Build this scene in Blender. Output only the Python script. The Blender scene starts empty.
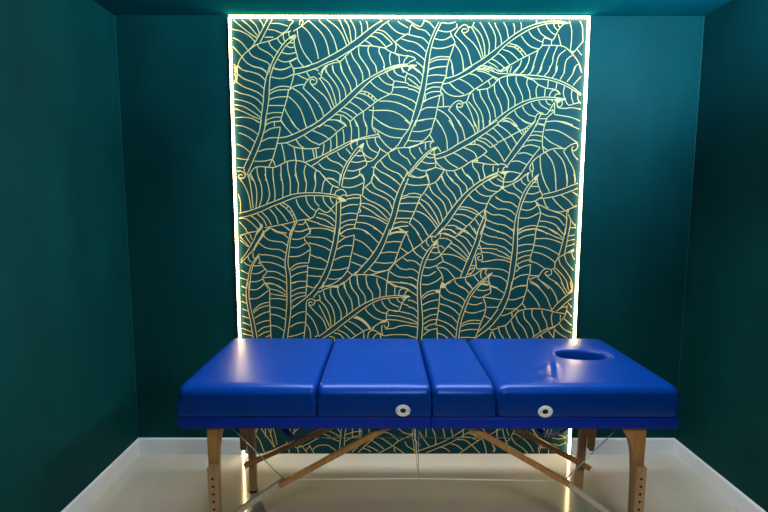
import bpy, bmesh, math, random
from mathutils import Vector, Matrix

random.seed(4)
C = bpy.context.scene.collection
SC = bpy.context.scene

# ------------------------------------------------------------------ camera
CAM_LOC = Vector((-0.227, -2.72, 1.479))
TILT, YAW, ROLL, FPX = 0.1089, 0.0013, 0.0012, 481.41
cam_d = bpy.data.cameras.new('camera')
cam_d.sensor_width = 36.0
cam_d.lens = FPX * 36.0 / 768.0
cam_d.clip_start = 0.02
cam = bpy.data.objects.new('camera', cam_d)
fwd = Vector((math.sin(YAW) * math.cos(TILT), math.cos(YAW) * math.cos(TILT), -math.sin(TILT)))
rgt = Vector((math.cos(YAW), -math.sin(YAW), 0))
upv = rgt.cross(fwd)
r2 = rgt * math.cos(ROLL) + upv * math.sin(ROLL)
u2 = upv * math.cos(ROLL) - rgt * math.sin(ROLL)
cam.matrix_world = Matrix(((r2.x, u2.x, -fwd.x, CAM_LOC.x), (r2.y, u2.y, -fwd.y, CAM_LOC.y),
                           (r2.z, u2.z, -fwd.z, CAM_LOC.z), (0, 0, 0, 1)))
C.objects.link(cam)
SC.camera = cam

# ------------------------------------------------------------------ world, exposure, ceiling lamp and added lights
w = bpy.data.worlds.new('world')
SC.world = w
w.use_nodes = True
w.node_tree.nodes['Background'].inputs[0].default_value = (0.6, 0.75, 0.9, 1)
w.node_tree.nodes['Background'].inputs[1].default_value = 0.02
SC.view_settings.view_transform = 'Standard'
SC.view_settings.look = 'None'
SC.view_settings.gamma = 1.0
SC.view_settings.exposure = 0.0
SC.view_settings.use_curve_mapping = False

def lamp(name, loc, size, watts, col, aim=(0, 0, -1), spread=math.pi):
    d = bpy.data.lights.new(name, 'AREA')
    if isinstance(size, tuple):
        d.shape = 'RECTANGLE'
        d.size, d.size_y = size
    else:
        d.shape = 'DISK'
        d.size = size
    d.energy = watts
    d.color = col
    d.spread = spread
    o = bpy.data.objects.new(name, d)
    o.location = loc
    o.rotation_euler = Vector(aim).to_track_quat('-Z', 'Y').to_euler()
    C.objects.link(o)
    return o

H = 2.485
lamp('ceiling_or_fill_light', (-0.02, -0.72, H - 0.02), (1.8, 0.20), 23, (0.98, 0.98, 1.0), (0, 0, -1), math.radians(108))  # ceiling lamp over the table
lamp('ceiling_or_fill_light', (0.1, -3.3, H - 0.04), 0.45, 9, (1.0, 0.99, 0.94), (0.05, 1.0, -0.75), math.radians(80))  # added fill from behind the camera, lifts cushion fronts and grommets
lamp('unseen_side_light', (1.36, -1.9, 2.25), 0.30, 19, (0.76, 1.0, 0.94), (-1.0, 0.22, 0.02), math.radians(90))  # added light that brightens the left wall, no fixture there
lamp('unseen_side_light', (1.36, -1.05, 2.25), 0.20, 38, (0.36, 0.73, 1.0), (-0.80, 1.0, 0.55), math.radians(165))  # unseen light from the right, set and aimed to brighten back wall and ceiling
lamp('added_wash_light', (-0.05, -1.35, 2.24), 0.20, 40, (0.46, 0.79, 1.0), (0.0, 1.35, 0.85), math.radians(135))  # added out of view to wash the upper back wall and ceiling
LED_STRENGTH = 38.0

# ------------------------------------------------------------------ materials
def newmat(name):
    m = bpy.data.materials.new(name)
    m.use_nodes = True
    nt = m.node_tree
    return m, nt, nt.nodes['Principled BSDF']

def N(nt, typ, **kw):
    n = nt.nodes.new(typ)
    for k, v in kw.items():
        if k in n.inputs:
            n.inputs[k].default_value = v
        else:
            setattr(n, k, v)
    return n

def mixcol(nt, fac, a, b):
    mx = nt.nodes.new('ShaderNodeMix')
    mx.data_type = 'RGBA'
    mx.inputs[6].default_value = (*a, 1)
    mx.inputs[7].default_value = (*b, 1)
    nt.links.new(fac, mx.inputs[0])
    return mx.outputs[2]

def noisy(name, a, b, scale, rough, bump=0.0, bscale=60, spec=0.5, stretch=(1, 1, 1), detail=4.0, metal=0.0, bdist=0.01):
    m, nt, p = newmat(name)
    tc = N(nt, 'ShaderNodeTexCoord')
    mp = N(nt, 'ShaderNodeMapping')
    mp.inputs['Scale'].default_value = stretch
    nt.links.new(tc.outputs['Object'], mp.inputs[0])
    n = N(nt, 'ShaderNodeTexNoise', Scale=scale, Detail=detail)
    nt.links.new(mp.outputs[0], n.inputs['Vector'])
    rp = N(nt, 'ShaderNodeMapRange')
    rp.inputs[1].default_value = 0.3
    rp.inputs[2].default_value = 0.7
    nt.links.new(n.outputs['Fac'], rp.inputs[0])
    nt.links.new(mixcol(nt, rp.outputs[0], a, b), p.inputs['Base Color'])
    p.inputs['Roughness'].default_value = rough
    p.inputs['Specular IOR Level'].default_value = spec
    p.inputs['Metallic'].default_value = metal
    if bump:
        n2 = N(nt, 'ShaderNodeTexNoise', Scale=bscale, Detail=3.0)
        nt.links.new(mp.outputs[0], n2.inputs['Vector'])
        bp = N(nt, 'ShaderNodeBump', Strength=bump, Distance=bdist)
        nt.links.new(n2.outputs['Fac'], bp.inputs['Height'])
        nt.links.new(bp.outputs[0], p.inputs['Normal'])
    return m

M_WALL = noisy('teal_wall_paint', (0.0004, 0.035, 0.038), (0.0008, 0.052, 0.054), 3.0, 0.6, 0.04, 90, 0.07, (1, 1, 0.6))
M_CAULK = noisy('pale_teal_caulk', (0.003, 0.08, 0.08), (0.005, 0.10, 0.10), 3.0, 0.5)
M_CEIL = noisy('teal_ceiling_paint', (0.0010, 0.075, 0.095), (0.0016, 0.095, 0.115), 3.0, 0.9, 0.05, 90, 0.0)
M_PANEL = noisy('teal_panel_paint', (0.0005, 0.040, 0.047), (0.0007, 0.047, 0.054), 2.0, 0.6, 0.05, 120, 0.15)
M_GOLD = noisy('pale_gold_paint', (0.58, 0.45, 0.18), (0.66, 0.51, 0.22), 4.0, 0.6, 0, 60, 0.2)
M_WHITE = noisy('white_gloss_paint', (0.74, 0.78, 0.82), (0.80, 0.84, 0.88), 5.0, 0.35, 0.03, 60)
M_BLUE = noisy('blue_vinyl', (0.0001, 0.031, 0.225), (0.0002, 0.037, 0.26), 6.0, 0.31, 0.10, 260, 0.45, bdist=0.002)
M_BLUE.node_tree.nodes['Principled BSDF'].inputs['Specular Tint'].default_value = (0.30, 0.46, 1.0, 1)
M_RIM = noisy('dark_blue_vinyl', (0.0002, 0.022, 0.32), (0.0003, 0.027, 0.37), 8.0, 0.5, 0.15, 300, 0.2, bdist=0.002)
M_STRAP = noisy('navy_webbing', (0.002, 0.018, 0.24), (0.003, 0.028, 0.34), 30.0, 0.6)
M_WOOD = noisy('beech_wood', (0.36, 0.16, 0.04), (0.52, 0.26, 0.08), 14.0, 0.38, 0.08, 40, 0.5, (6, 6, 0.5))
M_WOOD2 = noisy('pale_beech_wood', (0.40, 0.22, 0.10), (0.52, 0.31, 0.15), 14.0, 0.4, 0.08, 40, 0.5, (6, 6, 0.5))
M_WOOD_LIT = noisy('lit_beech_wood', (0.55, 0.44, 0.31), (0.66, 0.54, 0.40), 14.0, 0.4, 0.08, 40, 0.5, (6, 6, 0.5))  # same beech made paler: lamplight on the lower near struts put into the colour
M_HOLE_SHADE = noisy('black_hole_shade', (0.004, 0.004, 0.004), (0.008, 0.008, 0.008), 10, 0.8)  # black stands in for the shade inside drilled holes and grommet sockets
M_STEEL = noisy('steel_wire', (0.5, 0.5, 0.48), (0.6, 0.6, 0.58), 20, 0.35, metal=0.8)
M_CORD = noisy('white_cord', (0.85, 0.85, 0.80), (0.9, 0.9, 0.85), 20, 0.6)
M_PLAST = noisy('white_plastic', (0.84, 0.87, 0.85), (0.88, 0.91, 0.89), 20, 0.3)
M_RUBBER = noisy('brown_rubber', (0.03, 0.018, 0.01), (0.05, 0.03, 0.016), 20, 0.7)
M_ALU = noisy('aluminium', (0.35, 0.35, 0.36), (0.42, 0.42, 0.43), 30, 0.4, metal=0.6)

m, nt, p = newmat('warm_led_diffuser')
p.inputs['Base Color'].default_value = (0.9, 0.85, 0.75, 1)
p.inputs['Emission Color'].default_value = (1.0, 0.70, 0.33, 1)
p.inputs['Emission Strength'].default_value = LED_STRENGTH
M_LED = m

# polished beige floor tiles
m, nt, p = newmat('polished_floor_tile')
tc = N(nt, 'ShaderNodeTexCoord')
mp = N(nt, 'ShaderNodeMapping')
mp.inputs['Location'].default_value = (0.14, 0.375, 0)
nt.links.new(tc.outputs['Object'], mp.inputs[0])
br = N(nt, 'ShaderNodeTexBrick')
br.offset = 0.0
br.inputs['Color1'].default_value = (0.58, 0.545, 0.45, 1)
br.inputs['Color2'].default_value = (0.60, 0.565, 0.47, 1)
br.inputs['Mortar'].default_value = (0.52, 0.485, 0.395, 1)
br.inputs['Scale'].default_value = 1.0
br.inputs['Mortar Size'].default_value = 0.0016
br.inputs['Brick Width'].default_value = 0.64
br.inputs['Row Height'].default_value = 0.64
nt.links.new(mp.outputs[0], br.inputs['Vector'])
n = N(nt, 'ShaderNodeTexNoise', Scale=5.0, Detail=5.0)
nt.links.new(tc.outputs['Object'], n.inputs['Vector'])
mx = nt.nodes.new('ShaderNodeMix')
mx.data_type = 'RGBA'
mx.blend_type = 'MULTIPLY'
mx.inputs[0].default_value = 0.25
nt.links.new(br.outputs['Color'], mx.inputs[6])
nt.links.new(n.outputs['Color'], mx.inputs[7])
nt.links.new(mx.outputs[2], p.inputs['Base Color'])
p.inputs['Roughness'].default_value = 0.12
p.inputs['Specular IOR Level'].default_value = 0.5
M_FLOOR = m

# ------------------------------------------------------------------ mesh helpers
def link(name, bm, mats, parent=None, smooth=False, angle=None):
    me = bpy.data.meshes.new(name)
    bmesh.ops.recalc_face_normals(bm, faces=bm.faces[:])
    if smooth:
        for f in bm.faces:
            f.smooth = True
    bm.to_mesh(me)
    bm.free()
    for mm in (mats if isinstance(mats, (list, tuple)) else [mats]):
        me.materials.append(mm)
    if smooth and angle:
        try:
            me.set_sharp_from_angle(angle=math.radians(angle))
        except Exception:
            pass
    o = bpy.data.objects.new(name, me)
    C.objects.link(o)
    if parent:
        o.parent = parent
        o.matrix_parent_inverse = parent_inv(parent)
    return o

def parent_inv(parent):
    # every root stands on its own base point; children are built in room coordinates
    mtx = Matrix.Identity(4)
    q = parent
    chain = []
    while q:
        chain.append(q)
        q = q.parent
    for q in reversed(chain):
        mtx = mtx @ (q.matrix_parent_inverse if q.parent else Matrix.Identity(4)) @ Matrix.LocRotScale(q.location, q.rotation_euler, q.scale)
    return mtx.inverted()

def box(bm, x0, x1, y0, y1, z0, z1, mi=0):
    vs = [bm.verts.new(v) for v in ((x0, y0, z0), (x1, y0, z0), (x1, y1, z0), (x0, y1, z0),
                                    (x0, y0, z1), (x1, y0, z1), (x1, y1, z1), (x0, y1, z1))]
    for q in ((0, 3, 2, 1), (4, 5, 6, 7), (0, 1, 5, 4), (1, 2, 6, 5), (2, 3, 7, 6), (3, 0, 4, 7)):
        f = bm.faces.new([vs[i] for i in q])
        f.material_index = mi

def bevel(bm, w, seg=2):
    bmesh.ops.bevel(bm, geom=bm.edges[:], offset=w, segments=seg, affect='EDGES', profile=0.5)

def prism(bm, outline, y0, y1, mi=0):
    # outline of (x, z) points, extruded along y
    a = [bm.verts.new((x, y0, z)) for x, z in outline]
    b = [bm.verts.new((x, y1, z)) for x, z in outline]
    n_ = len(a)
    bm.faces.new(a).material_index = mi
    bm.faces.new(b[::-1]).material_index = mi
    for i in range(n_):
        j = (i + 1) % n_
        bm.faces.new((a[j], a[i], b[i], b[j])).material_index = mi

def bar(bm, a, b, wd, th, mi=0):
    # rectangular bar from a to b: wd across in the x-z plane, th along y
    a, b = Vector(a), Vector(b)
    d = (b - a).normalized()
    yv = Vector((0, 1, 0))
    s = d.cross(yv).normalized()
    t = s.cross(d).normalized()
    vs = []
    for p0 in (a, b):
        for i, j in ((-1, -1), (1, -1), (1, 1), (-1, 1)):
            vs.append(bm.verts.new(p0 + s * (i * wd / 2) + t * (j * th / 2)))
    for q in ((0, 1, 2, 3), (7, 6, 5, 4), (0, 4, 5, 1), (1, 5, 6, 2), (2, 6, 7, 3), (3, 7, 4, 0)):
        bm.faces.new([vs[i] for i in q]).material_index = mi

def tube(bm, pts, r, seg=8):
    pts = [Vector(q) for q in pts]
    rings = []
    for i, q in enumerate(pts):
        d = (pts[min(i + 1, len(pts) - 1)] - pts[max(i - 1, 0)]).normalized()
        ref = Vector((0, 1, 0)) if abs(d.y) < 0.9 else Vector((1, 0, 0))
        s = d.cross(ref).normalized()
        t = s.cross(d).normalized()
        rings.append([bm.verts.new(q + s * (r * math.cos(k * math.tau / seg)) + t * (r * math.sin(k * math.tau / seg))) for k in range(seg)])
    for a, b in zip(rings, rings[1:]):
        for k in range(seg):
            bm.faces.new((a[k], a[(k + 1) % seg], b[(k + 1) % seg], b[k]))
    bm.faces.new(rings[0])
    bm.faces.new(rings[-1][::-1])

def catmull(pts, step):
    if len(pts) < 3:
        return [Vector(q) for q in pts]
    P = [Vector(q) for q in pts]
    P = [P[0] * 2 - P[1]] + P + [P[-1] * 2 - P[-2]]
    out = [P[1]]
    for i in range(1, len(P) - 2):
        a, b, c, d = P[i - 1:i + 3]
        n_ = max(2, int((c - b).length / step))
        for k in range(1, n_ + 1):
            t = k / n_
            out.append(0.5 * (2 * b + (c - a) * t + (2 * a - 5 * b + 4 * c - d) * t * t + (3 * b - a - 3 * c + d) * t ** 3))
    return out

def cut_with(obj, cutter_bm):
    # real holes: subtract a cutter mesh and keep the result as plain mesh data
    me = bpy.data.meshes.new('cut')
    bmesh.ops.recalc_face_normals(cutter_bm, faces=cutter_bm.faces[:])
    cutter_bm.to_mesh(me)
    cutter_bm.free()
    co = bpy.data.objects.new('cut', me)
    C.objects.link(co)
    co.matrix_world = obj.matrix_world
    me.materials.append(M_WOOD2)
    me.materials.append(M_HOLE_SHADE)
    md = obj.modifiers.new('holes', 'BOOLEAN')
    md.operation = 'DIFFERENCE'
    md.object = co
    md.solver = 'EXACT'
    dg = bpy.context.evaluated_depsgraph_get()
    res = bpy.data.meshes.new_from_object(obj.evaluated_get(dg))
    obj.modifiers.clear()
    obj.data = res
    bpy.data.objects.remove(co)

def empty(name, loc, label, cat, group=None):
    o = bpy.data.objects.new(name, None)
    o.empty_display_size = 0.1
    o.location = loc
    C.objects.link(o)
    o['label'] = label
    o['category'] = cat
    if group:
        o['group'] = group
    return o

def tag(o, label, cat):
    o['label'] = label
    o['category'] = cat

def struct(name, bm, mat, **kw):
    o = link(name, bm, mat, **kw)
    o['kind'] = 'structure'
    return o

# ------------------------------------------------------------------ the room
XL, XR, YF = -1.677, 1.502, -4.3
PL, PR = -1.054, 0.875           # centre lines of the light strip left and right of the panel
T = 0.1
b = bmesh.new(); box(b, XL - T, XR + T, YF - T, T, -T, 0); struct('floor', b, M_FLOOR)
b = bmesh.new(); box(b, XL - T, XR + T, YF - T, T, H, H + T); struct('ceiling', b, M_CEIL)
b = bmesh.new(); box(b, XL - T, XR + T, 0, T, 0, H); struct('wall_back', b, M_WALL)
b = bmesh.new(); box(b, XL - T, XL, YF, 0, 0, H); struct('wall_left', b, M_WALL)
b = bmesh.new(); box(b, XR, XR + T, YF, 0, 0, H); struct('wall_right', b, M_WALL)
b = bmesh.new(); box(b, XL - T, XR + T, YF - T, YF, 0, H); struct('wall_front', b, M_WALL)

BH, BT = 0.098, 0.012
def baseboard(name, pts):
    # board profile swept along a straight wall: flat face, eased top
    (x0, y0), (x1, y1), (nx, ny) = pts
    prof = [(0, 0), (BT, 0), (BT, BH - 0.010), (BT - 0.002, BH - 0.004), (BT - 0.006, BH), (0, BH)]
    bm = bmesh.new()
    a = [bm.verts.new((x0 + nx * d, y0 + ny * d, z)) for d, z in prof]
    c = [bm.verts.new((x1 + nx * d, y1 + ny * d, z)) for d, z in prof]
    bm.faces.new(a); bm.faces.new(c[::-1])
    for i in range(len(prof)):
        j = (i + 1) % len(prof)
        bm.faces.new((a[i], a[j], c[j], c[i]))
    return struct(name, bm, M_WHITE)
baseboard('baseboard_back_left', ((XL, 0), (PL - 0.0125, 0), (0, -1)))
baseboard('baseboard_back_right', ((PR + 0.0125, 0), (XR, 0), (0, -1)))
baseboard('baseboard_left', ((XL, YF), (XL, -BT), (1, 0)))
baseboard('baseboard_right', ((XR, -BT), (XR, YF), (-1, 0)))

# caulk bead running up the two inner corners of the back wall
for nm, x, sx in (('trim_1', XL, 1), ('trim_2', XR, -1)):
    b = bmesh.new()
    prism(b, [(x, BH), (x + sx * 0.003, BH), (x + sx * 0.003, H), (x, H)], -0.003, 0)
    struct(nm, b, M_CAULK)

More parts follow.
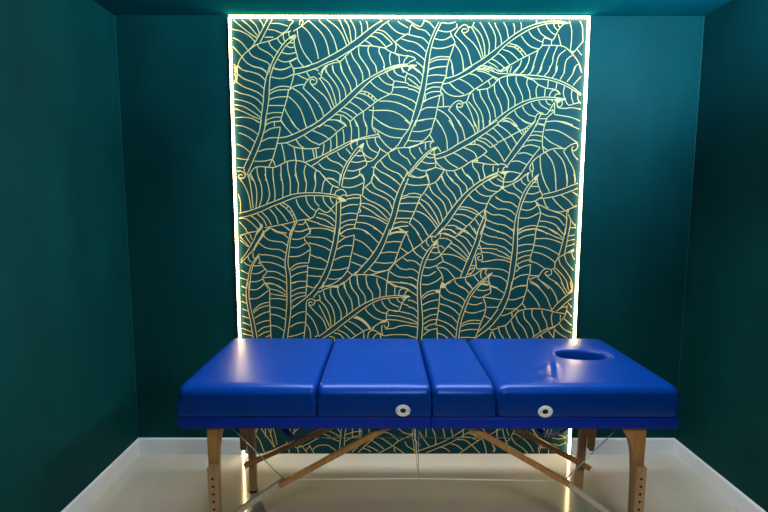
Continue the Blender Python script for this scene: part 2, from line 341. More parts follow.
# ------------------------------------------------------------------ leaf panel
PATTERN = """
200,2462 172,2411 139,2356 114,2320 91,2301;226,2462 197,2411 171,2365 158,2343;19,2460 55,2429 99,2395 143,2365;64,2460 96,2435 124,2405 149,2374;
106,2462 137,2435 154,2399 155,2383;159,2462 172,2444 178,2426;11,2412 58,2401 102,2377 132,2347;12,2368 54,2347 91,2304;11,2321 34,2298 59,2268;
323,2402 285,2390 253,2368 203,2350 145,2335 101,2307 62,2274 40,2240 29,2203 28,2185;97,2298 113,2274 157,2255 195,2240 214,2219;
59,2268 81,2240 118,2219 163,2209 188,2191;39,2221 55,2203 86,2191;145,2332 155,2313 196,2292 221,2274 230,2259;206,2350 215,2326 240,2304 256,2289;
253,2367 263,2347 281,2332;285,2390 285,2368 294,2350;326,2405 314,2393 317,2378 323,2372;14,2231 23,2212 16,2191;33,2225 26,2206 23,2189;
351,2384 323,2372 291,2344 259,2304 233,2262 214,2222 204,2185;354,2378 332,2356 297,2326 265,2283 243,2246 226,2216 217,2185;
F355,2387 326,2373 316,2359 335,2364;319,2343 338,2341;303,2326 322,2317 341,2321;275,2292 309,2284 354,2292;252,2256 281,2243 315,2246 357,2265;
233,2206 264,2200 296,2206 325,2221;354,2378 343,2356 345,2326 354,2289 359,2265 319,2243 322,2231 334,2210 339,2185;219,2442 260,2442 311,2429;
203,2411 235,2408 279,2391;184,2371 231,2371;311,2462 342,2454 323,2435 310,2411 279,2390;456,2466 424,2459 380,2426 339,2402;
374,2435 377,2456 387,2462 393,2450 383,2432;360,2411 367,2363 386,2308 411,2268 439,2234;359,2265 369,2243 391,2219;
383,2432 418,2402 446,2357 465,2302 473,2259;424,2456 450,2435 473,2412;340,2207 391,2216 442,2231 474,2242;
473,2242 536,2274 600,2309 650,2342 701,2378 745,2412 789,2442 836,2465;
473,2216 523,2239 568,2256 631,2293 688,2327 726,2357 777,2398 827,2439 871,2465;473,2414 502,2378 521,2332 533,2274;
486,2464 481,2455 521,2420 555,2369 577,2299;521,2463 568,2429 603,2387 628,2326;587,2463 603,2430 619,2393 641,2339;
616,2463 638,2430 647,2387 653,2342;647,2463 669,2424 676,2393 674,2357;691,2466 707,2436 710,2384;726,2466 739,2442 742,2409;773,2465 775,2436;
808,2463 817,2454;647,2299 669,2314 688,2327 726,2327 764,2327 802,2321 834,2315 859,2299 904,2284 942,2275 961,2277;
511,2222 555,2238 590,2244 622,2274 647,2299;568,2256 590,2244;650,2296 663,2262 695,2219 709,2186;691,2323 695,2278 720,2241 745,2204 750,2186;
748,2325 742,2302 758,2259 784,2223 790,2187;805,2318 802,2296 821,2259 831,2229 831,2207;866,2293 859,2266 866,2226;910,2278 914,2235;
960,2273 941,2254 936,2235;620,2268 631,2235 651,2187;590,2241 604,2187;549,2228 555,2187;511,2222 514,2186;511,2222 495,2204 486,2186;
799,2187 834,2204 879,2222 917,2229 961,2233;834,2191 879,2210 917,2220 961,2225;882,2204 888,2187;923,2214 936,2187;
849,2448 868,2424 903,2397 947,2385;895,2466 915,2445 959,2421;789,2412 827,2403 853,2382 888,2346;777,2398 815,2391 846,2366 875,2339;
751,2378 783,2372 815,2348 840,2321;723,2357 745,2345 767,2327;834,2315 853,2327 875,2339;891,2348 916,2366 947,2385 960,2391;
888,2351 896,2321 888,2290 910,2277;894,2342 923,2318 959,2299;925,2363 960,2353;947,2463 959,2457;
958,2460 990,2442 1022,2427 1037,2439 1045,2462 1015,2466;984,2442 972,2427 965,2391;980,2436 1015,2415 1053,2406 1079,2379;
1047,2460 1078,2445 1101,2418;959,2387 1003,2376 1041,2367 1070,2339;959,2353 997,2345 1035,2321 1058,2294;959,2304 997,2293 1029,2272 1050,2254;
1106,2465 1119,2448;1132,2464 1110,2424 1085,2370 1070,2327 1058,2284 1050,2241 1046,2187;
1148,2464 1123,2418 1101,2370 1089,2333 1080,2291 1074,2241 1070,2187;1141,2449 1179,2443 1214,2452;1120,2409 1161,2400 1189,2403;
1099,2367 1130,2359 1161,2361 1193,2379;1083,2321 1118,2314 1162,2318 1209,2336;1077,2251 1106,2266 1143,2272 1185,2269;
1077,2238 1112,2254 1150,2257 1182,2257;1071,2202 1119,2217 1170,2220;
1214,2464 1223,2424 1189,2403 1196,2379 1212,2352 1209,2333 1188,2272 1179,2242 1167,2187;1188,2260 1200,2229 1207,2188;
1212,2336 1238,2303 1255,2260 1262,2199;1210,2385 1250,2346 1283,2303 1306,2226;
1210,2385 1236,2421 1262,2438 1281,2428 1284,2406 1262,2395 1249,2403 1257,2417 1275,2414;1249,2403 1269,2379 1314,2340 1343,2297 1359,2260;
1281,2428 1303,2425 1321,2464;1303,2422 1332,2370 1352,2321 1369,2266;1312,2428 1351,2388 1371,2334 1378,2273;1337,2464 1373,2407 1399,2340 1397,2285;
1380,2464 1413,2419 1433,2370 1433,2315;1422,2464 1432,2431 1445,2410;1259,2199 1309,2226 1366,2260 1403,2288 1447,2320;
1307,2190 1354,2220 1404,2254 1448,2289;1398,2242 1430,2227 1449,2211;1416,2260 1448,2244;1341,2217 1379,2224 1411,2211 1434,2188;
1335,2205 1373,2202 1405,2190;960,2275 985,2269 1001,2257 969,2244 966,2235;1008,2226 979,2217 960,2217;1004,2244 1030,2226 1043,2211;
989,2211 1024,2187;973,2217 960,2198;F1009,2228 973,2230 963,2222 985,2216;
1446,2319 1483,2349 1527,2383 1570,2410 1633,2437 1696,2452 1759,2457 1822,2448;
1446,2291 1484,2328 1540,2370 1602,2407 1652,2428 1709,2443 1772,2447 1822,2447;F1829,2448 1787,2453 1772,2445 1797,2440;1444,2410 1460,2376 1466,2337;
1465,2464 1491,2419 1502,2367;1519,2464 1533,2425 1534,2386;1560,2464 1570,2437 1570,2410;1608,2464 1609,2425;1651,2461 1652,2440;1683,2464 1684,2452;
1571,2380 1597,2346 1629,2322 1668,2313;1612,2404 1628,2380 1660,2358 1689,2348;1659,2422 1675,2395 1704,2374 1736,2359;
1702,2440 1716,2416 1742,2392 1758,2386;1743,2445 1750,2425 1766,2410;1769,2445 1772,2431 1779,2425;
1822,2447 1797,2441 1773,2413 1758,2386 1746,2362 1733,2359 1698,2371 1689,2348 1686,2331 1665,2307 1605,2276;
1686,2331 1724,2331 1788,2329 1820,2316 1849,2289 1879,2255 1899,2218 1906,2189;1770,2389 1780,2359 1788,2328;1736,2359 1736,2331;
1828,2459 1842,2413 1844,2359 1839,2301;1885,2459 1900,2426 1903,2383 1906,2353;1907,2353 1877,2316 1851,2287;1874,2313 1903,2280;
F1834,2304 1861,2301 1852,2283;1727,2328 1701,2267 1674,2188;1769,2328 1748,2273 1746,2243 1722,2190;1814,2307 1780,2279 1768,2236 1765,2188;
1852,2279 1821,2255 1809,2188;1889,2234 1867,2218 1860,2189;1665,2307 1650,2255 1631,2188;1618,2276 1615,2242 1585,2188;1577,2255 1568,2224 1542,2188;
1509,2340 1547,2331 1579,2307 1605,2276;1496,2328 1534,2322 1567,2297 1589,2270;1540,2332 1544,2321;1560,2320 1555,2311;1576,2307 1570,2297;
1474,2309 1516,2294 1561,2254;1446,2291 1478,2270 1514,2227;1447,2242 1473,2224 1486,2208;1605,2276 1561,2254 1514,2227 1448,2190;1492,2214 1502,2188;
1524,2221 1515,2188;14,2215 26,2196 16,2178 22,2159 12,2128;31,2221 30,2184 25,2141 22,2135;36,2218 61,2199 105,2190 150,2175 184,2144;
115,2218 156,2209 182,2194 199,2175;32,2178 67,2153 111,2138 149,2122 177,2098;25,2135 66,2110 110,2094 148,2076 170,2054;
11,2092 46,2076 91,2066 135,2045 163,2013;12,2046 64,2035 115,2013 156,1970;12,2016 58,2007 102,1982 152,1948;11,1996 63,1976 108,1954 149,1938;
12,1947 63,1949 107,1941 142,1922;207,2221 187,2160 174,2098 168,2035 156,1960 146,1898;230,2221 210,2166 203,2110 199,2048 188,1985 178,1935 173,1899;
229,2212 258,2203 290,2206 321,2218;216,2163 257,2155 295,2160 334,2177;202,2088 238,2107 276,2115 317,2110;202,2073 237,2090 276,2096 314,2095;
200,2042 237,2055 301,2060;195,2012 284,2012;188,1967 223,1974 271,1974;183,1934 223,1948 266,1950;176,1907 209,1923 261,1929;
328,2221 340,2194 334,2160 317,2104 307,2092 301,2060 284,2004 264,1942 266,1929 285,1899;225,1923 227,1899;337,2209 379,2212 423,2222;
337,2175 391,2188 474,2214;359,2175 388,2160 416,2149;409,2188 423,2163;311,2095 336,2113 365,2121 391,2124;
387,2104 403,2135 429,2160 451,2163 464,2145 454,2126 432,2126 426,2141 438,2153 451,2145;330,2104 377,2073 421,2017 459,1929;
307,2060 345,2026 376,1979 401,1899;284,1995 306,1954 343,1899;389,2104 428,2067 473,2020;429,2129 448,2107 473,2089;424,1899 471,1930;
448,2209 474,2196;523,2222 495,2194 485,2160 472,2154;485,2175 472,2185;511,2216 520,2185 555,2142 583,2092 589,2030;
547,2222 555,2191 587,2148 615,2098 621,2055;593,2222 599,2197 625,2154 644,2117 650,2089;639,2222 650,2191 676,2148 682,2111;
691,2222 711,2185 715,2139;733,2222 749,2191 751,2167;785,2222 790,2191;828,2222 829,2207;479,2157 523,2086 557,2005;
488,2163 529,2129 554,2073 568,2017;472,2089 510,2055 544,1992;471,2017 487,1992 498,1958;
471,1929 509,1961 561,2005 612,2048 663,2095 714,2136 758,2164 803,2188 853,2210 904,2222 960,2232;
470,1901 535,1945 586,1986 637,2030 688,2080 739,2129 784,2164 828,2185 879,2207 930,2219 964,2222;755,2139 784,2111 822,2089 860,2074;
800,2167 822,2142 847,2127 879,2120;844,2188 854,2167 886,2142;882,2204 898,2179 943,2161;923,2222 936,2198 958,2185;
958,2185 946,2161 943,2136 886,2142 879,2111 873,2086 857,2071 829,2058 790,2036 758,2011 714,1980 675,1955 643,1926;879,2109 917,2111 962,2108;
943,2136 962,2129;864,2074 911,2068 963,2049;695,2089 733,2086 765,2067 794,2039;688,2080 727,2070 758,2052 781,2030;727,2083 720,2072;
749,2077 742,2061;768,2064 758,2052;784,2052 778,2042;669,2058 707,2045 752,2011;640,2033 682,2008 714,1980;612,2002 650,1986 682,1961;
586,1983 624,1970 656,1945;564,1964 605,1958 643,1929;592,1955 591,1929;528,1936 573,1932 624,1901;643,1926 646,1899;
803,2036 854,2036 905,2027 963,2002;746,1989 771,1986 854,1986 912,1968 963,1929;771,2008 768,1955 763,1899;768,1955 803,1927 855,1899;
717,1977 717,1948 731,1899;666,1942 682,1899;1046,2223 1040,2161 1028,2099 1006,2018 988,1955 971,1900;
1071,2223 1062,2142 1050,2068 1032,1993 1013,1943 999,1900;960,2198 985,2215;985,2219 1017,2198 1040,2170;960,2182 999,2164 1029,2130;
960,2158 999,2130 1028,2105;961,2124 999,2111 1025,2099;961,2102 993,2096 1022,2080;961,2049 987,2040 1007,2021;962,1998 981,1990 994,1975;
962,1922 975,1911;1071,2204 1106,2215 1163,2220;1068,2170 1113,2176 1164,2172;1063,2124 1101,2134 1152,2136;1058,2096 1095,2111 1139,2111;
1055,2071 1088,2085 1133,2087 1152,2073;1044,2030 1076,2049 1146,2071;1026,1983 1064,2002 1121,2002;1010,1930 1052,1939 1109,1944;
1057,2068 1057,2049 1048,2033;1173,2223 1167,2167 1152,2136 1139,2090 1146,2074;1135,2065 1124,2009 1112,1949 1096,1900;1152,2074 1156,2009;
1121,2007 1147,2006 1191,2009;1112,1946 1145,1900;1198,2223 1207,2173;1262,2223 1262,2195;1158,2156 1215,2170 1265,2195 1309,2223;
1148,2127 1190,2136 1240,2158 1291,2183 1341,2214 1357,2226;1187,2133 1216,2105 1267,2074;1240,2155 1285,2133 1321,2102;
1291,2183 1329,2174 1355,2155 1368,2140;1335,2198 1380,2189 1418,2171 1450,2157;
1145,2111 1165,2084 1203,2065 1248,2063 1293,2077 1324,2099 1374,2130 1425,2165;1343,2096 1400,2106 1432,2130 1450,2152;1337,2109 1343,2093;
1400,2143 1410,2121;1425,2165 1451,2143;1324,2099 1299,2074 1287,2043 1281,2031;1341,2211 1392,2205 1448,2185;1367,2212 1417,2211;1373,2208 1382,2223;
1404,2223 1449,2198;1184,1988 1207,2021 1236,2040 1258,2031 1260,2009 1239,2003 1228,2015 1241,2026 1252,2018;1184,1988 1218,1955 1254,1900;
1227,2009 1236,1990 1282,1949 1319,1900;1258,2028 1281,2029;1125,1993 1160,1974 1192,1943 1214,1900;1281,2028 1307,1974 1333,1900;
1293,2034 1332,1987 1349,1949 1353,1900;1315,2078 1325,2037 1361,1981 1375,1937 1378,1900;1353,2096 1360,2062 1396,2006 1413,1956 1414,1918;
1394,2103 1405,2056 1434,2000 1443,1949;1432,2127 1436,2087 1453,2048;1404,1905 1430,1927 1455,1948;
1448,2183 1487,2183 1531,2179 1595,2177 1659,2173 1716,2165 1767,2153 1819,2134 1864,2109 1909,2075;
1589,2171 1640,2157 1704,2153 1755,2143 1806,2126 1858,2100 1907,2069;1449,2150 1468,2161 1500,2171 1538,2175;W2:1518,2179 1595,2174;
1589,2171 1621,2156 1646,2148 1669,2128 1718,2106 1763,2100 1795,2075;1531,2179 1543,2199 1567,2223;1569,2179 1597,2205 1608,2223;
1617,2179 1633,2193 1646,2223;1662,2177 1683,2199 1688,2223;1703,2171 1728,2199 1732,2224;1748,2162 1769,2196 1773,2224;1790,2153 1811,2187 1813,2224;
1828,2140 1856,2178 1873,2224;1864,2122 1882,2144 1904,2168;1892,2224 1905,2193;1461,2192 1486,2199 1514,2223;1499,2189 1505,2211 1511,2223;
1448,2205 1474,2192;1467,2195 1486,2217;1451,2056 1471,2012 1480,1968;1459,2158 1462,2131 1495,2081 1512,2037 1511,1993;
1503,2168 1504,2131 1527,2087 1547,2050 1547,2009;1551,2168 1551,2143 1571,2100 1588,2062 1589,2034;1614,2156 1609,2131 1626,2087 1631,2047;
1673,2125 1661,2100 1665,2059;1711,2103 1709,2063;1795,2074 1782,2091 1763,2097 1744,2087 1735,2063;1795,2074 1779,2076 1767,2069 1763,2053;
1454,1946 1504,1984 1548,2012 1592,2034 1643,2050 1706,2059 1770,2056 1821,2050;1454,1918 1492,1950 1536,1984 1593,2016 1643,2037 1707,2047 1771,2044;
F1767,2050 1780,2053 1825,2053 1828,2044 1800,2038 1784,2026 1768,2035;1822,2044 1842,2016 1867,2022 1908,2032;
1806,2038 1807,2019 1794,2006 1779,2013 1791,2001 1830,1999 1861,2003 1910,1994;1780,2035 1779,2013;1765,2031 1767,1967;
1549,1984 1565,1956 1608,1928 1646,1915;1590,2009 1603,1984 1632,1962 1665,1955;1637,2028 1650,2003 1677,1981 1706,1972;1678,2038 1692,2016 1734,1991;
1716,2044 1726,2025 1746,2016;1748,2044 1755,2035;1765,2031 1746,2000 1728,1969 1706,1966 1677,1972 1665,1953 1659,1925 1647,1912 1640,1901;
1693,1969 1666,1901;1753,1994 1760,1978 1729,1950 1713,1901;1734,1984 1760,1988;1687,1943 1723,1944;1678,1918 1714,1912;
1767,1966 1812,1959 1863,1950 1909,1932;1726,1928 1774,1931 1826,1925 1871,1909;1726,2146 1724,2109;1774,2131 1769,2103;1816,2116 1811,2081 1822,2047;
1858,2097 1856,2063 1870,2022;1891,2075 1892,2047 1909,2025;1479,1940 1518,1928 1554,1900;1482,1945 1524,1942 1567,1902;1454,1923 1467,1902;
155,1935 141,1871 114,1808 87,1751 50,1674;184,1935 163,1859 140,1795 106,1719 69,1641;117,1935 145,1919;11,1906 55,1900 100,1881 131,1859;
10,1869 48,1859 86,1840 118,1814;15,1805 46,1792 72,1773 94,1751;13,1728 45,1722 80,1719;15,1677 50,1674;
11,1654 30,1658 49,1648 59,1632 45,1616 23,1619 20,1632 33,1638 43,1632;50,1674 59,1641 78,1638;177,1906 209,1923 254,1927;225,1925 227,1900;
170,1865 202,1887 257,1897;153,1818 195,1837 246,1839;133,1763 175,1776 226,1779;108,1711 161,1711 212,1722;
257,1897 253,1865 233,1789 212,1725 189,1680;213,1719 228,1680;243,1837 298,1846 362,1872 420,1900 472,1930;
240,1808 285,1811 343,1831 401,1862 472,1905;258,1935 286,1897 324,1856;315,1935 337,1903 369,1875;389,1935 402,1894;456,1935 462,1926;
343,1831 361,1802 387,1783;388,1853 426,1821 471,1802;436,1878 471,1864;291,1811 329,1790 387,1780 438,1780 471,1786;262,1808 274,1757 280,1712;
332,1789 341,1719;377,1780 385,1713;435,1777 444,1729;451,1783 457,1732;
81,1635 102,1667 128,1681 166,1680 218,1677 257,1693 296,1711 341,1716 386,1706 424,1684 469,1654;78,1635 100,1604;72,1629 82,1604;
124,1677 124,1654 134,1604;170,1680 172,1604;211,1677 212,1604;257,1690 257,1604;293,1706 295,1667 307,1604;344,1713 337,1668 346,1604;
395,1690 385,1655 392,1604;453,1661 443,1635 447,1604;392,1706 438,1722 470,1735;431,1687 470,1711;470,1897 496,1916 519,1935;
515,1935 567,1935 599,1926 621,1907;621,1907 573,1872 534,1837 469,1799;499,1907 534,1900 566,1875;470,1864 496,1853 524,1834;592,1935 592,1926;
498,1808 495,1770 487,1745;534,1831 537,1793 530,1764;566,1866 569,1828 569,1783;602,1885 608,1853 608,1809;640,1929 650,1891 649,1840 646,1790;
669,1935 688,1897 691,1834;719,1935 736,1898 733,1853;765,1935 765,1898 784,1866;469,1733 520,1759 572,1786 637,1818 688,1834 739,1847 797,1858;
469,1713 520,1745 572,1770 637,1805 688,1827 739,1837 804,1845;W2:649,1818 688,1831;794,1869 807,1843;791,1935 829,1910 880,1891 964,1882;
771,1894 816,1866 868,1844 929,1838;944,1936 963,1923;804,1844 829,1812 855,1787 878,1774;878,1774 906,1799 932,1841 964,1884;939,1790 964,1829;
F868,1774 881,1780 887,1772 855,1758;964,1787 913,1784 874,1771 849,1752 810,1720 778,1684 772,1649 762,1605;762,1681 775,1675 784,1684;
781,1841 784,1815 810,1780 849,1755;733,1828 743,1793 765,1771 794,1758;807,1780 797,1752 778,1726 752,1710 726,1713;682,1828 681,1799;
646,1796 656,1774;620,1780 646,1751;710,1764 733,1739 765,1725;717,1809 681,1783 643,1732 613,1687 597,1649 586,1605;
710,1790 681,1758 643,1713 623,1674 607,1636 599,1605;F721,1812 701,1799 691,1785 714,1786;688,1767 707,1767;668,1745 694,1740 717,1745;
646,1710 681,1705 726,1716;626,1661 662,1658 701,1671;607,1620 642,1616 675,1624 700,1641;
710,1793 710,1767 720,1739 730,1713 733,1691 694,1662 700,1639 713,1623 720,1605;572,1761 585,1738 607,1722 623,1710;
511,1738 533,1716 578,1700 604,1678;468,1697 494,1671 539,1661 571,1652 591,1632;468,1658 490,1632 510,1613;497,1605 519,1619 552,1613;
855,1752 868,1720 920,1691 956,1662 959,1636;810,1716 836,1681 881,1655 914,1643 944,1605;778,1681 810,1655 856,1633 891,1605;775,1639 807,1605;
910,1774 920,1752 965,1722;965,1655 935,1605;1007,1936 982,1879 963,1828;988,1936 962,1879;1007,1929 1052,1936;988,1874 1033,1874 1091,1889;
963,1825 1008,1821 1046,1822;1106,1936 1094,1889 1081,1857 1046,1822 1008,1796 963,1784;1081,1857 1107,1816;962,1920 972,1926;
963,1787 1008,1800 1059,1816 1101,1821;1122,1936 1155,1885 1175,1835 1181,1778;1186,1936 1219,1886 1236,1848 1238,1806;1237,1936 1264,1886 1278,1832;
1295,1936 1321,1898 1335,1860;1321,1936 1340,1898 1347,1870;1349,1936 1354,1879;1372,1936 1379,1905 1376,1889;1410,1936 1411,1911;
1115,1746 1176,1768 1239,1806 1297,1838 1360,1876 1411,1908 1455,1936;1112,1723 1163,1736 1221,1762 1272,1790 1323,1819 1373,1854 1424,1889 1456,1914;
1111,1752 1113,1723;1127,1790 1098,1781 1060,1752 1022,1713 990,1675 964,1643;1108,1777 1066,1745 1035,1710 1003,1675 964,1630;
F1132,1792 1101,1784 1092,1774 1113,1772;1130,1787 1144,1765;973,1784 976,1758 1005,1723;1024,1787 1031,1771 1044,1752;1059,1812 1060,1774;
1101,1819 1085,1806 1089,1784;964,1720 980,1691;1082,1755 1108,1746;1060,1739 1086,1731 1108,1733;1035,1713 1067,1701 1112,1701;
1003,1678 1035,1662 1074,1662 1116,1678;977,1639 1010,1623 1042,1623 1068,1636;1108,1777 1108,1746 1115,1717 1116,1678 1067,1662 1068,1636 1078,1605;
1163,1736 1196,1701 1242,1675;1214,1758 1253,1739 1293,1709;1269,1787 1311,1771 1337,1752 1344,1730;1297,1803 1349,1803 1381,1784 1401,1766;
1342,1829 1381,1816 1420,1787;1354,1841 1393,1832 1426,1807 1436,1794;1393,1864 1425,1848 1458,1818;1430,1895 1457,1870;1313,1806 1329,1825 1333,1806;
1112,1723 1132,1694 1171,1665 1216,1661 1261,1678 1318,1714 1363,1736 1401,1766;1119,1678 1171,1662;1420,1787 1458,1808;F1322,1714 1350,1723 1354,1711;
1318,1711 1364,1704 1415,1695 1461,1695;1382,1749 1415,1727 1461,1698;1439,1794 1459,1770;1322,1707 1325,1682 1352,1650 1367,1606;
1386,1698 1380,1675 1394,1624;1438,1688 1436,1656;1264,1675 1281,1643 1324,1606;1219,1659 1249,1617;1177,1656 1184,1636 1217,1605;1164,1659 1129,1605;
1149,1630 1159,1605;1375,1606 1417,1633 1462,1651;1408,1606 1462,1632;1662,1930 1606,1861 1563,1804 1498,1708;
1678,1934 1648,1873 1611,1816 1555,1740 1518,1692;1454,1911 1493,1889 1533,1854 1566,1804;1467,1930 1518,1927 1557,1902 1583,1880;
1505,1933 1550,1911 1577,1877 1600,1854;1588,1937 1614,1921 1647,1915;1455,1873 1495,1829 1532,1768;1458,1772 1477,1746 1498,1711;
1457,1813 1507,1838 1571,1873 1621,1899 1664,1934;1593,1880 1606,1864;1609,1889 1612,1870;1618,1896 1622,1886;1675,1915 1717,1906;1654,1875 1705,1872;
1639,1853 1674,1855 1706,1847;1623,1823 1655,1829 1701,1821;1595,1790 1637,1802 1692,1790;1574,1754 1612,1759 1655,1743;1540,1711 1575,1714 1621,1695;
1493,1656 1544,1655 1596,1643;1723,1937 1714,1905 1706,1848 1708,1791 1719,1756;1695,1788 1658,1740 1624,1692 1590,1640 1555,1608;
1723,1927 1774,1931 1839,1915 1907,1887;1718,1881 1763,1883 1815,1867 1900,1814;1713,1848 1752,1817 1818,1785;1708,1794 1741,1769;
1644,1663 1641,1682 1659,1714 1697,1746 1741,1772 1779,1783 1837,1782;1825,1766 1843,1788 1875,1807 1900,1810 1901,1785 1883,1769 1869,1782 1879,1793;
1825,1766 1859,1714 1887,1663 1899,1606;1870,1775 1883,1747 1907,1720;1770,1775 1820,1721 1841,1669 1851,1606;1725,1762 1762,1714 1780,1663 1789,1606;
1697,1746 1698,1708 1706,1656 1722,1606;1459,1691 1479,1698 1498,1695 1521,1682;1521,1682 1499,1679 1489,1656;1460,1656 1493,1650 1538,1656;
1480,1646 1509,1643 1497,1617;1466,1675 1464,1656;1644,1663 1661,1656;1656,1701 1662,1663;1654,1663 1658,1637;F1695,1645 1674,1631 1665,1610 1682,1610;
1645,1653 1610,1630 1581,1606;1629,1650 1633,1606;F1480,1656 1531,1656 1500,1637;20,1622 33,1618 55,1625 56,1641;20,1622 48,1583 72,1524 84,1446;
72,1638 86,1570 96,1453;88,1641 112,1583 119,1524 112,1453;124,1641 145,1576 146,1511 129,1456;166,1641 184,1576 189,1518 171,1472;
211,1641 216,1583 221,1531 217,1495;253,1641 265,1583 263,1508;301,1641 307,1602 306,1525;333,1641 352,1590 348,1534;385,1641 397,1590 391,1538;
447,1641 448,1583 437,1541;14,1531 26,1485 24,1426;17,1423 70,1436 129,1456 188,1479 247,1502 306,1525 371,1536 468,1538;
17,1397 76,1410 141,1433 207,1463 266,1485 325,1508 390,1521 468,1522;13,1393 49,1394 87,1367 119,1334;82,1408 114,1387 136,1357;
118,1420 153,1387 169,1351;144,1430 179,1390 195,1357;190,1446 222,1404 234,1364;220,1459 258,1420 287,1377;259,1482 292,1466 317,1433 339,1384;
246,1476 285,1446 310,1414 326,1381;292,1463 285,1453;311,1436 301,1427;322,1417 313,1410;338,1502 350,1466 382,1427 414,1397;
393,1518 399,1486 421,1453 447,1437;440,1518 445,1486 467,1463;467,1454 450,1433 434,1404 408,1391 355,1384 329,1377 277,1364 224,1354 159,1341;
136,1364 146,1348 110,1303;F127,1367 146,1351 119,1314 112,1321 133,1347;191,1344 165,1328 144,1303;63,1314 106,1321;16,1374 41,1347 66,1306;
198,1338 230,1321 282,1311;250,1361 283,1341 308,1321;342,1381 315,1321 305,1303;329,1374 319,1348 296,1303;348,1361 374,1361 388,1377;
331,1321 367,1321 407,1338;385,1384 407,1341 413,1303;407,1338 466,1340;447,1402 466,1397;394,1387 466,1366;481,1641 506,1612 545,1577 580,1564;
577,1593 545,1612 513,1616 493,1596 483,1544;574,1567 545,1574 535,1551 531,1531;554,1522 561,1544 590,1557 613,1545 622,1522;
583,1515 603,1526 625,1519;463,1538 518,1531 564,1522 619,1496;463,1522 518,1518 564,1509 616,1491;F564,1509 586,1515 621,1492 593,1486;
489,1518 495,1486 527,1450;528,1515 534,1492 547,1476;462,1453 511,1427 550,1466 590,1496;587,1642 580,1577;607,1642 593,1570;
607,1619 642,1616 681,1629 697,1642;597,1570 642,1567 681,1577 713,1593;706,1642 720,1613 716,1577 710,1528;622,1519 661,1528 703,1526;
622,1502 661,1509 694,1509;564,1499 562,1434 559,1368 552,1303;588,1486 586,1414 580,1303;462,1424 504,1414 537,1397 556,1374;
462,1397 504,1384 549,1351;461,1364 504,1351 549,1338;461,1340 510,1335 546,1322;527,1453 556,1417;589,1450 635,1470 687,1472;
589,1414 635,1424 680,1421;589,1368 628,1384 674,1388;585,1336 621,1358 667,1360;582,1308 621,1332 660,1338;
697,1525 700,1479 684,1427 674,1381 660,1335;F694,1489 703,1472 695,1453;687,1427 700,1434 693,1450;778,1642 762,1622 759,1600 726,1571 710,1554;
772,1642 804,1603 856,1574 888,1551 905,1535;836,1642 881,1616 920,1581;914,1642 940,1613;759,1600 784,1564 836,1538 875,1512 892,1490;
729,1567 752,1545 810,1519 856,1493 876,1447;707,1525 739,1499 797,1473 843,1440 869,1408;703,1479 739,1476 791,1450 856,1388;
706,1463 752,1440 804,1404 850,1378;690,1411 745,1407 798,1391 847,1362;677,1373 726,1368 771,1348 820,1309;667,1338 706,1332 745,1305;
956,1642 914,1558 888,1486 869,1408 827,1303;966,1618 934,1538 915,1473 895,1394 861,1303;950,1590 966,1585;927,1516 966,1527;924,1503 966,1516;
918,1478 967,1480;908,1439 967,1435;899,1396 967,1396;886,1365 922,1376 967,1372;876,1338 915,1348 967,1353;870,1312 915,1322 968,1319;
909,1345 938,1315;964,1632 1003,1623 1042,1626 1068,1636;965,1584 1003,1579 1042,1581 1081,1584;
1071,1642 1081,1603 1078,1581 1049,1532 1033,1513 1005,1441 971,1363;965,1532 1004,1535 1036,1526;965,1516 1030,1513;965,1480 1030,1480;
966,1434 1005,1431;966,1396 982,1395;1078,1581 1117,1597 1136,1620 1152,1642;1181,1642 1210,1604 1250,1571 1267,1519;
1226,1642 1256,1610 1289,1578 1296,1545;1291,1642 1320,1610 1331,1578;1355,1643 1366,1604;1391,1643 1391,1620;1152,1633 1172,1584 1218,1532 1238,1490;
1120,1594 1146,1545 1193,1500 1213,1451;1084,1578 1101,1539 1160,1487 1187,1415;1059,1532 1095,1500 1141,1441 1160,1382;
1037,1503 1076,1477 1116,1421 1142,1365;1027,1486 1070,1437 1136,1355;1011,1437 1057,1418 1096,1382 1126,1342;992,1398 1038,1362 1074,1304;
976,1365 1005,1335 1029,1304;1097,1304 1162,1382 1213,1454 1270,1523 1327,1575 1385,1614 1462,1646;
1137,1304 1194,1375 1245,1451 1302,1526 1353,1571 1405,1607 1462,1638;1255,1461 1297,1457 1343,1441 1387,1398;1249,1447 1291,1444 1330,1428 1357,1415;
1230,1418 1279,1415 1328,1392;1214,1395 1253,1378 1293,1352;1188,1355 1227,1355 1274,1332;1169,1332 1208,1332 1241,1308;1312,1362 1353,1304;
1344,1392 1368,1355;1277,1326 1313,1306;1306,1526 1329,1500 1362,1484 1408,1477;1341,1558 1367,1532 1407,1519 1439,1523;
1379,1584 1399,1562 1432,1549 1463,1546;1417,1610 1437,1591 1464,1576;1464,1544 1433,1520 1408,1474 1398,1448 1357,1415 1319,1372 1245,1304;
1398,1448 1390,1402 1359,1322 1354,1304;1398,1448 1403,1388 1385,1336 1374,1304;1390,1402 1400,1395;W2:1400,1362 1379,1316;1455,1520 1465,1505;
1420,1480 1447,1461 1467,1451;1402,1438 1435,1418 1468,1415;1400,1392 1436,1375 1469,1364;1404,1349 1470,1323;
1461,1617 1488,1601 1520,1598 1559,1607 1593,1643;1492,1565 1553,1591 1591,1614 1622,1643;F1482,1575 1501,1578 1498,1559 1482,1559;1461,1643 1500,1610;
1506,1643 1497,1604 1495,1578;1462,1581 1488,1572;1463,1542 1492,1565;1684,1630 1656,1607 1625,1565 1600,1513 1583,1448 1568,1382 1564,1304;
1685,1617 1656,1585 1632,1546 1611,1494 1596,1448 1586,1389 1585,1304;F1692,1638 1671,1627 1659,1611 1685,1617;1635,1643 1629,1624 1640,1601;
